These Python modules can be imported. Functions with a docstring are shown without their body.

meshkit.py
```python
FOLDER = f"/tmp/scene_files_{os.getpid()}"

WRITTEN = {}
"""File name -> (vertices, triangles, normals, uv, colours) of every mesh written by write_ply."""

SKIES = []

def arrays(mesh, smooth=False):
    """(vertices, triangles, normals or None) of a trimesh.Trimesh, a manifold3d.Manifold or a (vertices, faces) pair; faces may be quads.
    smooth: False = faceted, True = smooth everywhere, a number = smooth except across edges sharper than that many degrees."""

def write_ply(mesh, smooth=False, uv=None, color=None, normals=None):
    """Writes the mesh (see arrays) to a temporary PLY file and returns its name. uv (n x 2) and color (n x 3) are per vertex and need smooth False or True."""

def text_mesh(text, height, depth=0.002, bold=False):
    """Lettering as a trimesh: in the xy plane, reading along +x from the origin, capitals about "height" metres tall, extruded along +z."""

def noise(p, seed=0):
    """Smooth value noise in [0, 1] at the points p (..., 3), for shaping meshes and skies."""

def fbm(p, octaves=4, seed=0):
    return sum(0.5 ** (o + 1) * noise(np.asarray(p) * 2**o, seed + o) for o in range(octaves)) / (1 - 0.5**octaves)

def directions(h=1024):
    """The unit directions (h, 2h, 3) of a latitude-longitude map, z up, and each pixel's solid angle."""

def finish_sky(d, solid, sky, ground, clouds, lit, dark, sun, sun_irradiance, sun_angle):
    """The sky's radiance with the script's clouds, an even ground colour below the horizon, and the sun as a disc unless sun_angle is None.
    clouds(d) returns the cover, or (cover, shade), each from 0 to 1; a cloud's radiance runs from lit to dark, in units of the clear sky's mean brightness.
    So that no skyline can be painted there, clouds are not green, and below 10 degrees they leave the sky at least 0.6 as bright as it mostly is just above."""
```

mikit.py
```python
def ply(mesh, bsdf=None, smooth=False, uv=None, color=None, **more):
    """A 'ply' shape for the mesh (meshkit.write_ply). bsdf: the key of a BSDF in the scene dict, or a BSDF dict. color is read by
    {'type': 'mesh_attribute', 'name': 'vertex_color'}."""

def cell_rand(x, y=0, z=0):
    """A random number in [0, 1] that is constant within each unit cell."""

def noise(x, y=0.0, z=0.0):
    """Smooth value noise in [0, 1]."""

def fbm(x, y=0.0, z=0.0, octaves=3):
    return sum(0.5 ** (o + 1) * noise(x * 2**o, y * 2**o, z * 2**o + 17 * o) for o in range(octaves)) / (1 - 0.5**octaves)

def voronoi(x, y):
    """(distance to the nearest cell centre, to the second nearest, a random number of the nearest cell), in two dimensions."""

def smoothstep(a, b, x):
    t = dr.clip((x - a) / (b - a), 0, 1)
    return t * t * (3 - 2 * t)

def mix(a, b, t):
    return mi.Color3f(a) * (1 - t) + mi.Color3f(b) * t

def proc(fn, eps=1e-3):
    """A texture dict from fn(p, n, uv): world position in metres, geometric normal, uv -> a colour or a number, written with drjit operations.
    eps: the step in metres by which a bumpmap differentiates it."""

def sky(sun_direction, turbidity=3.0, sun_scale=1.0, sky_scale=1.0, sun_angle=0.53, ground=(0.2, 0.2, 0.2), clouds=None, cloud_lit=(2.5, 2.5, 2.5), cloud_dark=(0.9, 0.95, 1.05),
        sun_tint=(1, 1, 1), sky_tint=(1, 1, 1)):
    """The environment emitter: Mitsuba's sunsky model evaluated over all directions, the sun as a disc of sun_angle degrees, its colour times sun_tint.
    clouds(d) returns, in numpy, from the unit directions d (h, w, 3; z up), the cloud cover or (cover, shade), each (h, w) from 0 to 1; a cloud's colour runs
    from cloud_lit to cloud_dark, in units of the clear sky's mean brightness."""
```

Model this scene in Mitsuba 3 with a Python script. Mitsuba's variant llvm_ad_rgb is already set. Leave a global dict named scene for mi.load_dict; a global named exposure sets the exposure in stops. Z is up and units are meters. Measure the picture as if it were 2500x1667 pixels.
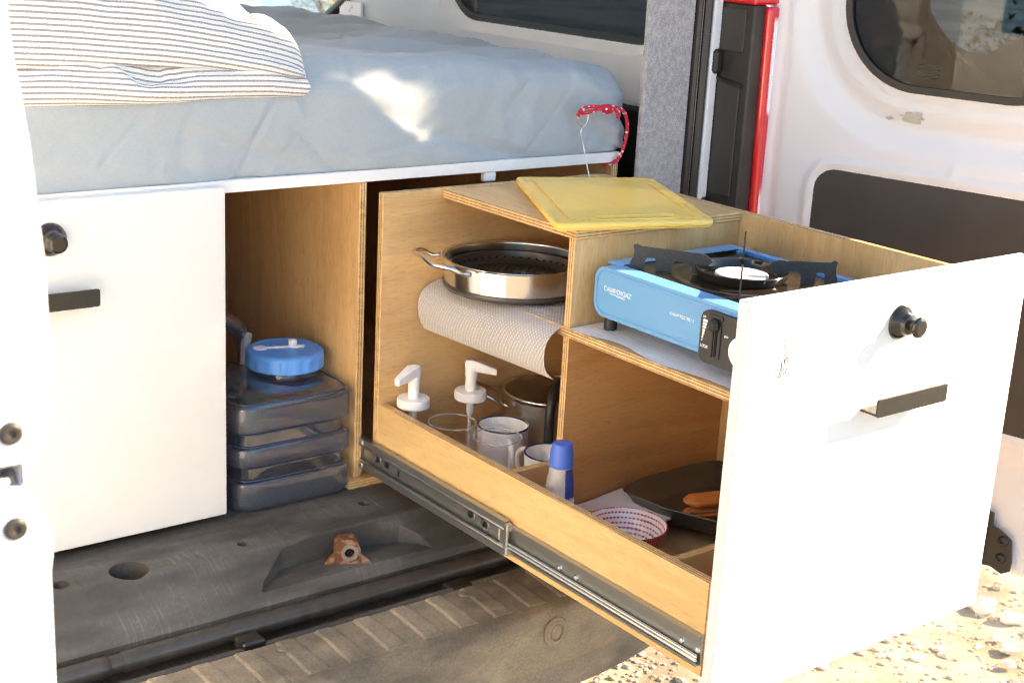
import math
import numpy as np, trimesh, manifold3d, shapely, drjit as dr, mitsuba as mi
import shapely.geometry as sg
from shapely import affinity
import mikit, meshkit
from mikit import noise, fbm, voronoi, cell_rand, smoothstep, mix, proc

T = mi.ScalarTransform4f
scene = {'type': 'scene'}
labels = {}
rng = np.random.default_rng(7)

# ---------------------------------------------------------------- camera, sky, exposure
CAM = np.array([-0.88948509, -1.78609878, 0.86915154])
FWD = np.array([0.593096, 0.75301532, -0.28496502])
UPV = np.array([0.13404837, 0.25664175, 0.95716563])
scene['camera'] = {'type': 'thinlens', 'fov': 39.236, 'fov_axis': 'x', 'aperture_radius': 0.0026, 'focus_distance': 1.9,
                   'near_clip': 0.05, 'far_clip': 6000.0, 'to_world': T().look_at(origin=CAM.tolist(), target=(CAM + FWD).tolist(), up=UPV.tolist())}
SUN = (2.0, -1.0, 1.2)
scene['sky_light'] = mikit.sky(SUN, turbidity=3, sun_tint=(1.0, 0.985, 0.955), ground=(0.34, 0.31, 0.27))
exposure = 3.8

# ---------------------------------------------------------------- helpers
def numbered(k):
    if k not in scene and k not in labels: return k
    i = 1
    while f'{k}_{i:03d}' in scene or f'{k}_{i:03d}' in labels: i += 1
    return f'{k}_{i:03d}'

def thing(name, label, category, group=None):
    k = numbered(name); labels[k] = {'label': label, 'category': category}
    if group: labels[k]['group'] = group
    return k

def obj(name, mesh, mat, parent=None, smooth=False, uv=None, label=None, kind=None):
    k = numbered(parent + '__' + name if parent else name)
    scene[k] = mikit.ply(mesh, mat, smooth, uv=uv)
    if label: labels[k] = {'label': label}
    if kind: labels.setdefault(k, {})['kind'] = kind
    return k

def single(name, mesh, mat, label, category, smooth=False, uv=None, group=None):
    k = obj(name, mesh, mat, None, smooth, uv)
    labels[k] = {'label': label, 'category': category}
    if group: labels[k]['group'] = group
    return k

def structure(name, mesh, mat, smooth=False, uv=None):
    k = obj(name, mesh, mat, None, smooth, uv); labels[k] = {'kind': 'structure'}; return k

cat = trimesh.util.concatenate

def cbox(x0, x1, y0, y1, z0, z1, b=0.0012):
    lo, hi = np.array([x0, y0, z0]), np.array([x1, y1, z1])
    pts = []
    for sx in (0, 1):
        for sy in (0, 1):
            for sz in (0, 1):
                c = np.where([sx, sy, sz], hi, lo); d = np.where([sx, sy, sz], -b, b)
                for k in range(3):
                    q = c + d; q[k] = c[k]; pts.append(q)
    return trimesh.convex.convex_hull(np.array(pts))

def ell(poly, h, o, ax, ay):
    """extrude a shapely polygon (drawn in axes ax, ay from o) by h along ax x ay."""
    m = trimesh.creation.extrude_polygon(poly, h, engine='earcut')
    ax, ay = np.array(ax, float), np.array(ay, float); az = np.cross(ax, ay)
    v = m.vertices
    m.vertices = np.array(o) + v[:, :1] * ax + v[:, 1:2] * ay + v[:, 2:3] * az
    return m

def ext_x(pts, x0, x1):   # polygon in (y, z), along x
    return ell(sg.Polygon(pts), x1 - x0, (x0, 0, 0), (0, 1, 0), (0, 0, 1))

def lathe(prof, c=(0, 0, 0), n=48):
    m = trimesh.creation.revolve(np.array(prof, float), sections=n)
    m.apply_translation(c); return m

def tube(path, r, n=10, caps=True, closed=False):
    p = np.array(path, float); N = len(p)
    r = np.broadcast_to(np.asarray(r, float), (N,))
    if closed: t = np.roll(p, -1, 0) - np.roll(p, 1, 0)
    else: t = np.gradient(p, axis=0)
    t /= np.linalg.norm(t, axis=1, keepdims=True)
    a = np.cross(t[0], [0.31, 0.2, 0.93]); a /= np.linalg.norm(a)
    V = []
    for i in range(N):
        a = a - t[i] * np.dot(a, t[i]); a /= np.linalg.norm(a); b = np.cross(t[i], a)
        th = np.arange(n) * 2 * np.pi / n
        V.append(p[i] + r[i] * (np.cos(th)[:, None] * a + np.sin(th)[:, None] * b))
    V = np.concatenate(V); F = []
    for i in range(N if closed else N - 1):
        j = (i + 1) % N
        for k in range(n):
            l = (k + 1) % n
            F += [[i * n + k, i * n + l, j * n + l], [i * n + k, j * n + l, j * n + k]]
    if caps and not closed:
        V = np.vstack([V, p[0], p[-1]]); s = N * n
        for k in range(n):
            l = (k + 1) % n
            F += [[s, l, k], [s + 1, (N - 1) * n + k, (N - 1) * n + l]]
    return trimesh.Trimesh(V, F, process=False)

def spline(pts, n=40, closed=False):
    from scipy.interpolate import CubicSpline
    p = np.array(pts, float)
    if closed: p = np.vstack([p, p[:1]])
    d = np.r_[0, np.cumsum(np.linalg.norm(np.diff(p, axis=0), axis=1))]
    cs = CubicSpline(d, p, bc_type='periodic' if closed else 'natural')
    q = cs(np.linspace(0, d[-1], n + (1 if closed else 0)))
    return q[:-1] if closed else q

def grid(P, flip=False):
    """P (m, n, 3) -> (mesh, uv rows) of a quad grid."""
    m, n = P.shape[:2]; i = np.arange(m * n).reshape(m, n)
    f = np.stack([i[:-1, :-1], i[1:, :-1], i[1:, 1:], i[:-1, 1:]], -1).reshape(-1, 4)
    f = np.vstack([f[:, [0, 1, 2]], f[:, [0, 2, 3]]])
    if flip: f = f[:, ::-1]
    return trimesh.Trimesh(P.reshape(-1, 3), f, process=False)

def rrect(x0, x1, y0, y1, r, q=10):
    r = min(r, (x1 - x0) / 2 - 1e-5, (y1 - y0) / 2 - 1e-5)
    return sg.box(x0 + r, y0 + r, x1 - r, y1 - r).buffer(r, quad_segs=q)

def man(m):
    return manifold3d.Manifold(manifold3d.Mesh(np.asarray(m.vertices, np.float32), np.asarray(m.faces, np.uint32)))

def unman(m):
    k = m.to_mesh(); return trimesh.Trimesh(k.vert_properties[:, :3], k.tri_verts, process=False)

def cut(a, *bs):
    r = man(a)
    for b in bs: r = r - man(b)
    return unman(r)

def cyl(c, d, r, h, n=32):
    """cylinder from c along d."""
    m = trimesh.creation.cylinder(r, h, sections=n); m.apply_translation([0, 0, h / 2])
    m.apply_transform(trimesh.geometry.align_vectors([0, 0, 1], np.array(d, float) / np.linalg.norm(d)))
    m.apply_translation(c); return m

def lathe_along(prof, c, d, n=32):
    m = trimesh.creation.revolve(np.array(prof, float), sections=n)
    m.apply_transform(trimesh.geometry.align_vectors([0, 0, 1], np.array(d, float) / np.linalg.norm(d)))
    m.apply_translation(c); return m

def text(s, h, o, ax, ay, depth=0.0004, bold=True):
    m = meshkit.text_mesh(s, h, depth, bold)
    ax, ay = np.array(ax, float), np.array(ay, float); az = np.cross(ax, ay); v = m.vertices
    m.vertices = np.array(o) + v[:, :1] * ax + v[:, 1:2] * ay + v[:, 2:3] * az
    return m

# ---------------------------------------------------------------- materials
def PM(name, color, rough=0.5, **kw):
    c = color if isinstance(color, dict) else {'type': 'rgb', 'value': list(color)}
    scene[name] = {'type': 'twosided', 'b': {'type': 'principled', 'base_color': c, 'roughness': rough, **kw}}
    return name

def bumped(name, inner, fn, scale, eps=1e-3):
    b = scene[inner]['b']
    scene[name] = {'type': 'twosided', 'b': {'type': 'bumpmap', 'arbitrary': {**proc(fn, eps)}, 'scale': scale, 'inner': b}}
    return name

def wood(axis, along=True, dark=(0.56, 0.335, 0.138), light=(0.67, 0.435, 0.205)):
    def fn(p, n, uv):
        a, b, e, ne = {'x': (p.y, p.z, p.x, n.x), 'y': (p.x, p.z, p.y, n.y), 'z': (p.y, p.x, p.z, n.z)}[axis]
        if not along: a, b = b, a
        w = noise(a * 4, b * 7, 2.0) * 0.03
        g = fbm(a * 6, (b + w) * 75, 3.0, 3)
        f = noise(a * 70, b * 1000, 5.0)
        q = fbm(a * 2.5, b * 9, 9.0, 2)
        face = mix(dark, light, smoothstep(0.25, 0.8, g * 0.45 + f * 0.22 + q * 0.4))
        fleck = smoothstep(0.66, 0.86, noise(a * 90, b * 620, 8.0))
        face = face * (1 - 0.10 * fleck)
        s = e / 0.0044 + 0.35 * noise(a * 8, b * 8); tri = dr.abs(s - dr.floor(s) - 0.5) * 2
        pl = mix((0.66, 0.43, 0.20), (0.20, 0.095, 0.035), smoothstep(0.5, 0.85, tri) * 0.85)
        pl = pl * (0.8 + 0.4 * noise(a * 160, b * 160, e * 90))
        return dr.select(dr.abs(ne) > 0.75, face, pl)
    return proc(fn)

for ax in 'xyz':
    PM('wood_' + ax, wood(ax), 0.42, specular=0.35)
PM('wood_up_x', wood('x', False), 0.42, specular=0.35)
PM('wood_up_y', wood('y', False), 0.42, specular=0.35)
PM('wood_pale_x', wood('x', True, (0.57, 0.365, 0.15), (0.68, 0.46, 0.215)), 0.4, specular=0.35)
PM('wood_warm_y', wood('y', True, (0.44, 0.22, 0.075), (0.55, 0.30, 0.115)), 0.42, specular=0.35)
PM('laminate', (0.66, 0.65, 0.635), 0.35, specular=0.4)
PM('laminate_edge', (0.78, 0.745, 0.735), 0.4)
PM('van_paint_shade', proc(lambda p, n, uv: mix((0.68, 0.69, 0.72), (0.70, 0.71, 0.735), fbm(p.x * 3, p.y * 3, p.z * 3, 2))), 0.38, specular=0.5)  # white paint toned darker and bluer for the door in shade
PM('van_paint_plain', (0.80, 0.80, 0.81), 0.3, clearcoat=0.6, clearcoat_gloss=0.9)
def beige(p, n, uv):
    return mix((0.66, 0.635, 0.60), (0.74, 0.715, 0.68), fbm(p.y * 9, p.z * 9, p.x * 9, 3))
PM('trim_beige', proc(beige), 0.55)
PM('black_plastic', (0.018, 0.017, 0.016), 0.45)
PM('black_satin', (0.02, 0.018, 0.016), 0.3)
def insertc(p, n, uv):
    return mix((0.034, 0.031, 0.029), (0.055, 0.051, 0.048), fbm(p.y * 14, p.z * 14, p.x * 14, 4))
PM('grey_plastic', proc(insertc), 0.6)
PM('lamp_black', proc(lambda p, n, uv: mix((0.02, 0.018, 0.016), (0.05, 0.045, 0.04), fbm(p.x * 40, p.y * 40, p.z * 12, 3))), 0.4)
PM('rubber', proc(lambda p, n, uv: mix((0.026, 0.023, 0.021), (0.055, 0.049, 0.044), fbm(p.x * 60, p.y * 60, p.z * 9, 3))), 0.36)
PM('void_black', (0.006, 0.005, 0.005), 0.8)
def felt(p, n, uv):
    g = fbm(p.x * 210, p.y * 210, p.z * 120, 3); h = noise(p.x * 900, p.y * 900, p.z * 420)
    return mix((0.27, 0.258, 0.262), (0.46, 0.44, 0.44), smoothstep(0.2, 0.8, g * 0.6 + h * 0.4))
PM('felt', proc(felt), 1.0, specular=0.05)
def dusty(p, n, uv):
    d = fbm(p.x * 7, p.y * 22, p.z * 22, 4); f = noise(p.x * 260, p.y * 260, p.z * 260)
    s = smoothstep(0.72, 0.86, noise(p.x * 420 + p.y * 30, p.y * 26, 3.0)) * 0.7 + smoothstep(0.78, 0.88, noise(p.x * 90 + p.y * 160, p.y * 420 - p.x * 300, 6.0)) * 0.6
    c = mix((0.036, 0.035, 0.0345), (0.094, 0.088, 0.081), smoothstep(0.3, 0.7, d) * 0.75 + 0.2 * f)
    return c + mi.Color3f(0.034, 0.032, 0.029) * dr.minimum(s, 1.0) * smoothstep(0.4, 0.65, d)
PM('dusty_plastic', proc(dusty), 0.62)
def bumperc(p, n, uv):
    d = fbm(p.x * 6, p.y * 14, p.z * 14, 4); f = noise(p.x * 330, p.y * 330, p.z * 330); w = smoothstep(0.45, 0.75, fbm(p.x * 24, p.y * 30, p.z * 30, 3))
    c = mix((0.085, 0.073, 0.058), (0.200, 0.166, 0.121), smoothstep(0.28, 0.68, d))
    return c * (0.82 + 0.35 * f) + mi.Color3f(0.07, 0.055, 0.035) * w * 0.6
PM('bumper_plastic', proc(bumperc), 0.7)
PM('bumper_pad', proc(lambda p, n, uv: bumperc(p, n, uv) * 1.12), 0.7)
def rustc(p, n, uv):
    t = fbm(p.x * 90, p.y * 90, p.z * 90, 4)
    return mix((0.15, 0.055, 0.022), (0.27, 0.17, 0.12), smoothstep(0.48, 0.66, t))
PM('rust_grey', proc(lambda p, n, uv: mix((0.17, 0.12, 0.09), (0.33, 0.29, 0.25), fbm(p.x * 120, p.y * 120, p.z * 120, 3))), 0.5, metallic=0.4)
PM('rust', proc(rustc), 0.6, metallic=0.3)
def sheet(p, n, uv):
    return mix((0.335, 0.368, 0.398), (0.385, 0.41, 0.432), fbm(p.x * 5, p.y * 5, p.z * 9, 3)) * (0.95 + 0.1 * noise(p.x * 500, p.y * 500, p.z * 500))
PM('bed_sheet', proc(sheet), 0.85, sheen=0.3, specular=0.1)
def stripes(p, n, uv):
    wob = 0.0016 * (noise(uv.x * 26, uv.y * 26) - 0.5)
    v = (uv.y + wob) / 0.0074; s = v - dr.floor(v)
    l = smoothstep(0.48, 0.56, s) * (1 - smoothstep(0.84, 0.92, s))
    thick = smoothstep(0.9, 0.95, cell_rand(dr.floor(v), 3))
    l = dr.maximum(l, thick * smoothstep(0.4, 0.45, s) * (1 - smoothstep(0.9, 0.95, s)))
    return mix((0.71, 0.685, 0.67), (0.23, 0.21, 0.215), l * (0.75 + 0.25 * noise(uv.x * 900, uv.y * 900)))
PM('striped_cotton', proc(stripes), 0.9, sheen=0.2, specular=0.1)
PM('steel', (0.72, 0.70, 0.67), 0.16, metallic=1.0)
PM('steel_soft', (0.66, 0.65, 0.63), 0.3, metallic=1.0)
PM('zinc', (0.42, 0.43, 0.42), 0.33, metallic=0.9)
PM('zinc_bright', (0.70, 0.71, 0.70), 0.25, metallic=1.0)
PM('black_coat', proc(lambda p, n, uv: mix((0.034, 0.029, 0.026), (0.05, 0.043, 0.038), fbm(p.x * 40, p.y * 40, p.z * 40, 3))), 0.30, specular=0.7)
PM('black_enamel', (0.02, 0.016, 0.012), 0.12, specular=0.6)
PM('cast_iron', proc(lambda p, n, uv: mix((0.018, 0.018, 0.019), (0.05, 0.048, 0.046), noise(p.x * 700, p.y * 700, p.z * 700))), 0.6)
PM('hole_black', (0.004, 0.004, 0.004), 0.9)
PM('stove_blue', (0.14, 0.34, 0.60), 0.28, clearcoat=0.5, clearcoat_gloss=0.9)
PM('stove_blue_edge', (0.10, 0.27, 0.53), 0.3)
PM('ink_white', (0.82, 0.82, 0.82), 0.5)
PM('ink_black', (0.035, 0.028, 0.022), 0.6)
PM('white_plastic', (0.87, 0.86, 0.85), 0.35)
PM('cap_blue', (0.10, 0.30, 0.72), 0.4)
PM('salt_blue', (0.055, 0.13, 0.50), 0.38)
PM('jug_navy', (0.03, 0.055, 0.12), 0.12, specular=0.7)
def ename(p, n, uv): return mix((0.86, 0.85, 0.835), (0.83, 0.82, 0.805), noise(p.x * 40, p.y * 40, p.z * 40))
PM('enamel', proc(ename), 0.14, specular=0.6)
PM('enamel_rim', (0.02, 0.025, 0.08), 0.2)
PM('yellow_plastic', proc(lambda p, n, uv: mix((0.81, 0.53, 0.105), (0.86, 0.58, 0.14), fbm(p.x * 60, p.y * 12, p.z * 9, 3))), 0.32, specular=0.5)
def cordc(p, n, uv):
    a = noise(p.x * 210, p.y * 210, p.z * 210); b = noise(p.x * 240 + 9, p.y * 240, p.z * 240)
    c = mix((0.55, 0.02, 0.045), (0.80, 0.75, 0.75), smoothstep(0.70, 0.76, a))
    return mix(c, (0.08, 0.06, 0.30), smoothstep(0.78, 0.83, b))
PM('red_cord', proc(cordc), 0.8)
PM('lens_red', (0.62, 0.01, 0.02), 0.08, clearcoat=1.0, clearcoat_gloss=0.98, specular=0.7)
PM('lens_red_sun_glare', proc(lambda p, n, uv: mix((0.60, 0.02, 0.06), (0.88, 0.86, 0.84), dr.maximum(smoothstep(0.566, 0.580, p.z + (p.x - 0.95) * 0.9) * (1 - smoothstep(0.715, 0.728, p.z)), smoothstep(0.335, 0.350, p.z) * (1 - smoothstep(0.425, 0.45, p.z + (p.x - 0.95) * 0.8))))), 0.1, clearcoat=1.0, clearcoat_gloss=0.95)  # white zones paint sunlight onto the red lens
PM('lens_glare_pale', (0.80, 0.74, 0.72), 0.08, clearcoat=1.0, clearcoat_gloss=0.98)  # pale tone standing for sun glare on the tail lamp
PM('wood_handle', proc(lambda p, n, uv: mix((0.42, 0.13, 0.03), (0.62, 0.24, 0.07), fbm(p.x * 20, p.y * 160, p.z * 160, 3))), 0.45)
PM('paper', proc(lambda p, n, uv: mix((0.72, 0.69, 0.66), (0.80, 0.77, 0.75), fbm(p.x * 40, p.y * 40, p.z * 40, 3))), 0.9, specular=0.1)
PM('golden', proc(lambda p, n, uv: mix((0.50, 0.25, 0.01), (0.78, 0.48, 0.05), noise(p.x * 160, p.y * 160, p.z * 160))), 0.25, specular=0.7)
PM('block_green', (0.52, 0.74, 0.28), 0.4); PM('block_red', (0.80, 0.06, 0.05), 0.4); PM('cap_grey', (0.66, 0.65, 0.65), 0.5, metallic=0.25)
PM('sponge_green', (0.28, 0.48, 0.04), 0.9)
def matc(p, n, uv):
    a = dr.sin(uv.x * 1000 + uv.y * 300) * dr.sin(uv.y * 830)
    return mix((0.40, 0.365, 0.35), (0.78, 0.75, 0.73), smoothstep(-0.1, 0.6, a))  # hollows between dimples darkened in the colour as well as the bump
PM('rubber_mat', proc(matc), 0.4, specular=0.4)
bumped('anti_slip', 'rubber_mat', lambda p, n, uv: dr.sin(uv.x * 1000 + uv.y * 300) * dr.sin(uv.y * 830), 0.0008, 3e-4)
def ribc(p, n, uv):
    s = p.y / 0.0052; s = s - dr.floor(s)
    return mix((0.66, 0.585, 0.535), (0.84, 0.76, 0.70), smoothstep(0.1, 0.5, dr.abs(s - 0.5) * 2))
PM('ribbed_mat', proc(ribc), 0.45)
BC = (0.358, -0.475, 0.085)   # bowl rim centre
def bowl_in(p, n, uv):
    x, y = p.x - BC[0], p.y - BC[1]; r = dr.sqrt(x * x + y * y) * 0.75 + (p.z - BC[2] + 0.047) * 0.9; th = dr.atan2(y, x)
    k = dr.floor(r / 0.0080); dth = 0.0049 / dr.maximum(dr.sqrt(x * x + y * y) * 0 + 0.010 + k * 0.0042, 0.012)
    fr = r / 0.0080 - k - 0.5; ft = th / dth + 0.5 * k; ft = ft - dr.floor(ft) - 0.5
    rad = 0.22 + 0.10 * cell_rand(k, dr.floor(th / dth / 3), 4)
    d = dr.sqrt(fr * fr * 1.5 + ft * ft * 0.45)
    dots = 1 - smoothstep(rad - 0.05, rad + 0.05, d)
    x2, z2 = th / 0.075, (p.z - BC[2]) / 0.0052; x2 = x2 + 0.5 * (dr.floor(z2) - 2 * dr.floor(dr.floor(z2) / 2))
    d2 = dr.sqrt(dr.square(x2 - dr.floor(x2) - 0.5) + dr.square(z2 - dr.floor(z2) - 0.5))
    out = mix((0.72, 0.58, 0.55), (0.42, 0.025, 0.018), smoothstep(0.22, 0.32, d2))
    inside = n.x * x + n.y * y < 0
    return dr.select(inside, mix((0.80, 0.77, 0.76), (0.50, 0.03, 0.04), dots), out)
PM('bowl_glaze', proc(bowl_in), 0.12, specular=0.6)
SC_ = (0.295, -0.404)
def saltlab(p, n, uv):
    th = dr.atan2(p.y - SC_[1], p.x - SC_[0]); z = p.z
    zig = 0.112 + 0.004 * dr.abs(dr.sin(th * 22)); 
    d = noise(th * 30, z * 330)
    low = mix((0.74, 0.76, 0.80), (0.10, 0.18, 0.45), smoothstep(0.66, 0.70, d))
    return dr.select(z > zig, mi.Color3f(0.03, 0.06, 0.26), low)
PM('salt_label', proc(saltlab), 0.35)
PM('salt_grains', (0.80, 0.80, 0.82), 0.8)
PM('brown_glass', (0.05, 0.03, 0.018), 0.06, specular=0.9)
PM('glass_white', (0.85, 0.83, 0.80), 0.1, specular=0.9)
scene['clear_glass'] = {'type': 'thindielectric', 'int_ior': 1.5}
scene['rim_glass'] = {'type': 'blendbsdf', 'weight': 0.22, 'a': {'type': 'ref', 'id': 'clear_glass'}, 'b': {'type': 'ref', 'id': 'glass_white'}}
scene['clear_plastic'] = {'type': 'blendbsdf', 'weight': 0.30, 'a': {'type': 'ref', 'id': 'clear_glass'}, 'b': {'type': 'ref', 'id': 'glass_white'}}
scene['jug_clear'] = {'type': 'thindielectric', 'int_ior': 1.7, 'specular_transmittance': {'type': 'rgb', 'value': [0.68, 0.76, 0.93]}}
PM('jug_haze', proc(lambda p, n, uv: mix((0.070, 0.082, 0.120), (0.125, 0.130, 0.155), noise(p.x * 420, p.y * 420, p.z * 420))), 0.12, specular=0.8)
bumped('jug_texture', 'jug_haze', lambda p, n, uv: noise(p.x * 420, p.y * 420, p.z * 420), 0.0012, 5e-4)
scene['jug_blue'] = {'type': 'blendbsdf', 'weight': proc(lambda p, n, uv: 0.10 + 0.30 * dr.maximum(dr.maximum(1 - smoothstep(0.034, 0.038, p.z), smoothstep(0.063, 0.066, p.z) * (1 - smoothstep(0.088, 0.092, p.z))), smoothstep(0.116, 0.12, p.z) * (1 - smoothstep(0.150, 0.157, p.z)))), 'a': {'type': 'ref', 'id': 'jug_clear'}, 'b': {'type': 'ref', 'id': 'jug_texture'}}
scene['door_glass'] = {'type': 'thindielectric', 'int_ior': 1.33, 'specular_transmittance': {'type': 'rgb', 'value': [0.06, 0.069, 0.069]}}
scene['side_glass'] = {'type': 'thindielectric', 'int_ior': 1.52, 'specular_transmittance': {'type': 'rgb', 'value': [0.013, 0.015, 0.014]}}
def gravelc(p, n, uv):
    t = fbm(p.x * 9, p.y * 9, 1.0, 4); f = noise(p.x * 190, p.y * 190, 3.0)
    return mix((0.24, 0.19, 0.135), (0.46, 0.395, 0.305), smoothstep(0.3, 0.7, t) * 0.6 + 0.4 * f)
PM('gravel', proc(gravelc), 0.95, specular=0.1)
PM('pebbles', proc(lambda p, n, uv: mix((0.28, 0.22, 0.15), (0.66, 0.60, 0.51), noise(p.x * 75, p.y * 55, p.z * 20))), 0.9, specular=0.1)
PM('limestone', proc(lambda p, n, uv: mix((0.52, 0.46, 0.38), (0.74, 0.70, 0.63), fbm(p.x * 60, p.y * 60, p.z * 60, 3))), 0.9, specular=0.1)
def seac(p, n, uv): return mix((0.05, 0.10, 0.12), (0.16, 0.22, 0.24), smoothstep(0.35, 0.7, fbm(p.x * 0.5, p.y * 0.5, 0.0, 3)))
PM('sea_water', proc(seac), 0.15, specular=0.6)
bumped('sea_waves', 'sea_water', lambda p, n, uv: fbm(p.x * 0.9, p.y * 0.9, 0.0, 4), 0.35, 0.03)
PM('leaf', proc(lambda p, n, uv: mix((0.010, 0.018, 0.009), (0.028, 0.038, 0.020), noise(p.x * 4, p.y * 4, p.z * 4))), 1.0, specular=0.0)
PM('bark', (0.12, 0.09, 0.065), 0.9)

# ---------------------------------------------------------------- ground, sea, shrubs outside
GZ = -0.58
g = np.linspace(-3.2, 3.2, 161)
X, Y = np.meshgrid(0.8 + np.sign(g) * np.abs(g) ** 1.0 * 1.0, 0.2 + g, indexing='ij')
Zg = GZ + 0.03 * (meshkit.fbm(np.stack([X * 3, Y * 3, X * 0], -1), 4, 3) - 0.5)
edge = np.minimum.reduce([X - X.min(), X.max() - X, Y - Y.min(), Y.max() - Y])
Zg = np.where(edge < 0.05, GZ, Zg)
structure('ground', cat([grid(np.stack([X, Y, Zg], -1)),
          trimesh.creation.extrude_polygon(sg.Polygon([(-60, -60), (6, -60), (7, -30), (4.7, -3.4), (4.1, 2.0), (6.4, 9), (9, 17), (-20, 34), (-60, 40)]).difference(sg.box(-2.4, -3.0, 4.0, 3.4)), 0.02, engine='earcut').apply_translation([0, 0, GZ - 0.02])]), 'gravel', smooth=True)
structure('sea', trimesh.creation.box([9000, 9000, 1.0]).apply_translation([0, 0, -1.0 - 0.5]), 'sea_waves')

def pebble(r, sub, seed):
    m = trimesh.creation.icosphere(subdivisions=sub); q = np.random.default_rng(seed)
    v = m.vertices * (1 + 0.35 * (meshkit.noise(m.vertices * 1.7 + seed * 7.1, seed)[:, None] - 0.5) * 2.2)
    v = v * np.array([1, q.uniform(0.65, 1), q.uniform(0.45, 0.75)]) * r
    a = q.uniform(0, 6.28); c, s = math.cos(a), math.sin(a)
    m.vertices = v @ np.array([[c, s, 0], [-s, c, 0], [0, 0, 1]]); return m
base = [pebble(1, 1, k) for k in range(8)]
V, F, nv = [], [], 0
for i in range(17000):
    x, y = rng.uniform(0.55, 3.2), rng.uniform(-1.4, 1.4)
    if i < 2500: x, y = rng.uniform(0.2, 1.0), rng.uniform(-0.4, 0.8)
    r = min(0.0036 * math.exp(rng.normal(0, 0.6)), 0.013); b = base[rng.integers(8)]
    z = GZ + 0.03 * (meshkit.fbm(np.array([[x * 3, y * 3, 0]]), 4, 3)[0] - 0.5)
    V.append(b.vertices * r + [x, y, z + 0.2 * r]); F.append(b.faces + nv); nv += len(b.vertices)
k = obj('loose_gravel', trimesh.Trimesh(np.concatenate(V), np.concatenate(F), process=False), 'pebbles', smooth=False)
labels[k] = {'label': 'pale sunlit gravel scattered over the ground below the drawer', 'category': 'gravel', 'kind': 'stuff'}
big = [(1.793, -0.145, 0.03), (1.80, -0.21, 0.022), (1.92, -0.24, 0.018), (1.676, -0.293, 0.02), (1.474, -0.208, 0.014), (1.62, -0.33, 0.013), (1.86, 0.02, 0.016), (1.55, -0.12, 0.012)]
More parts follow.
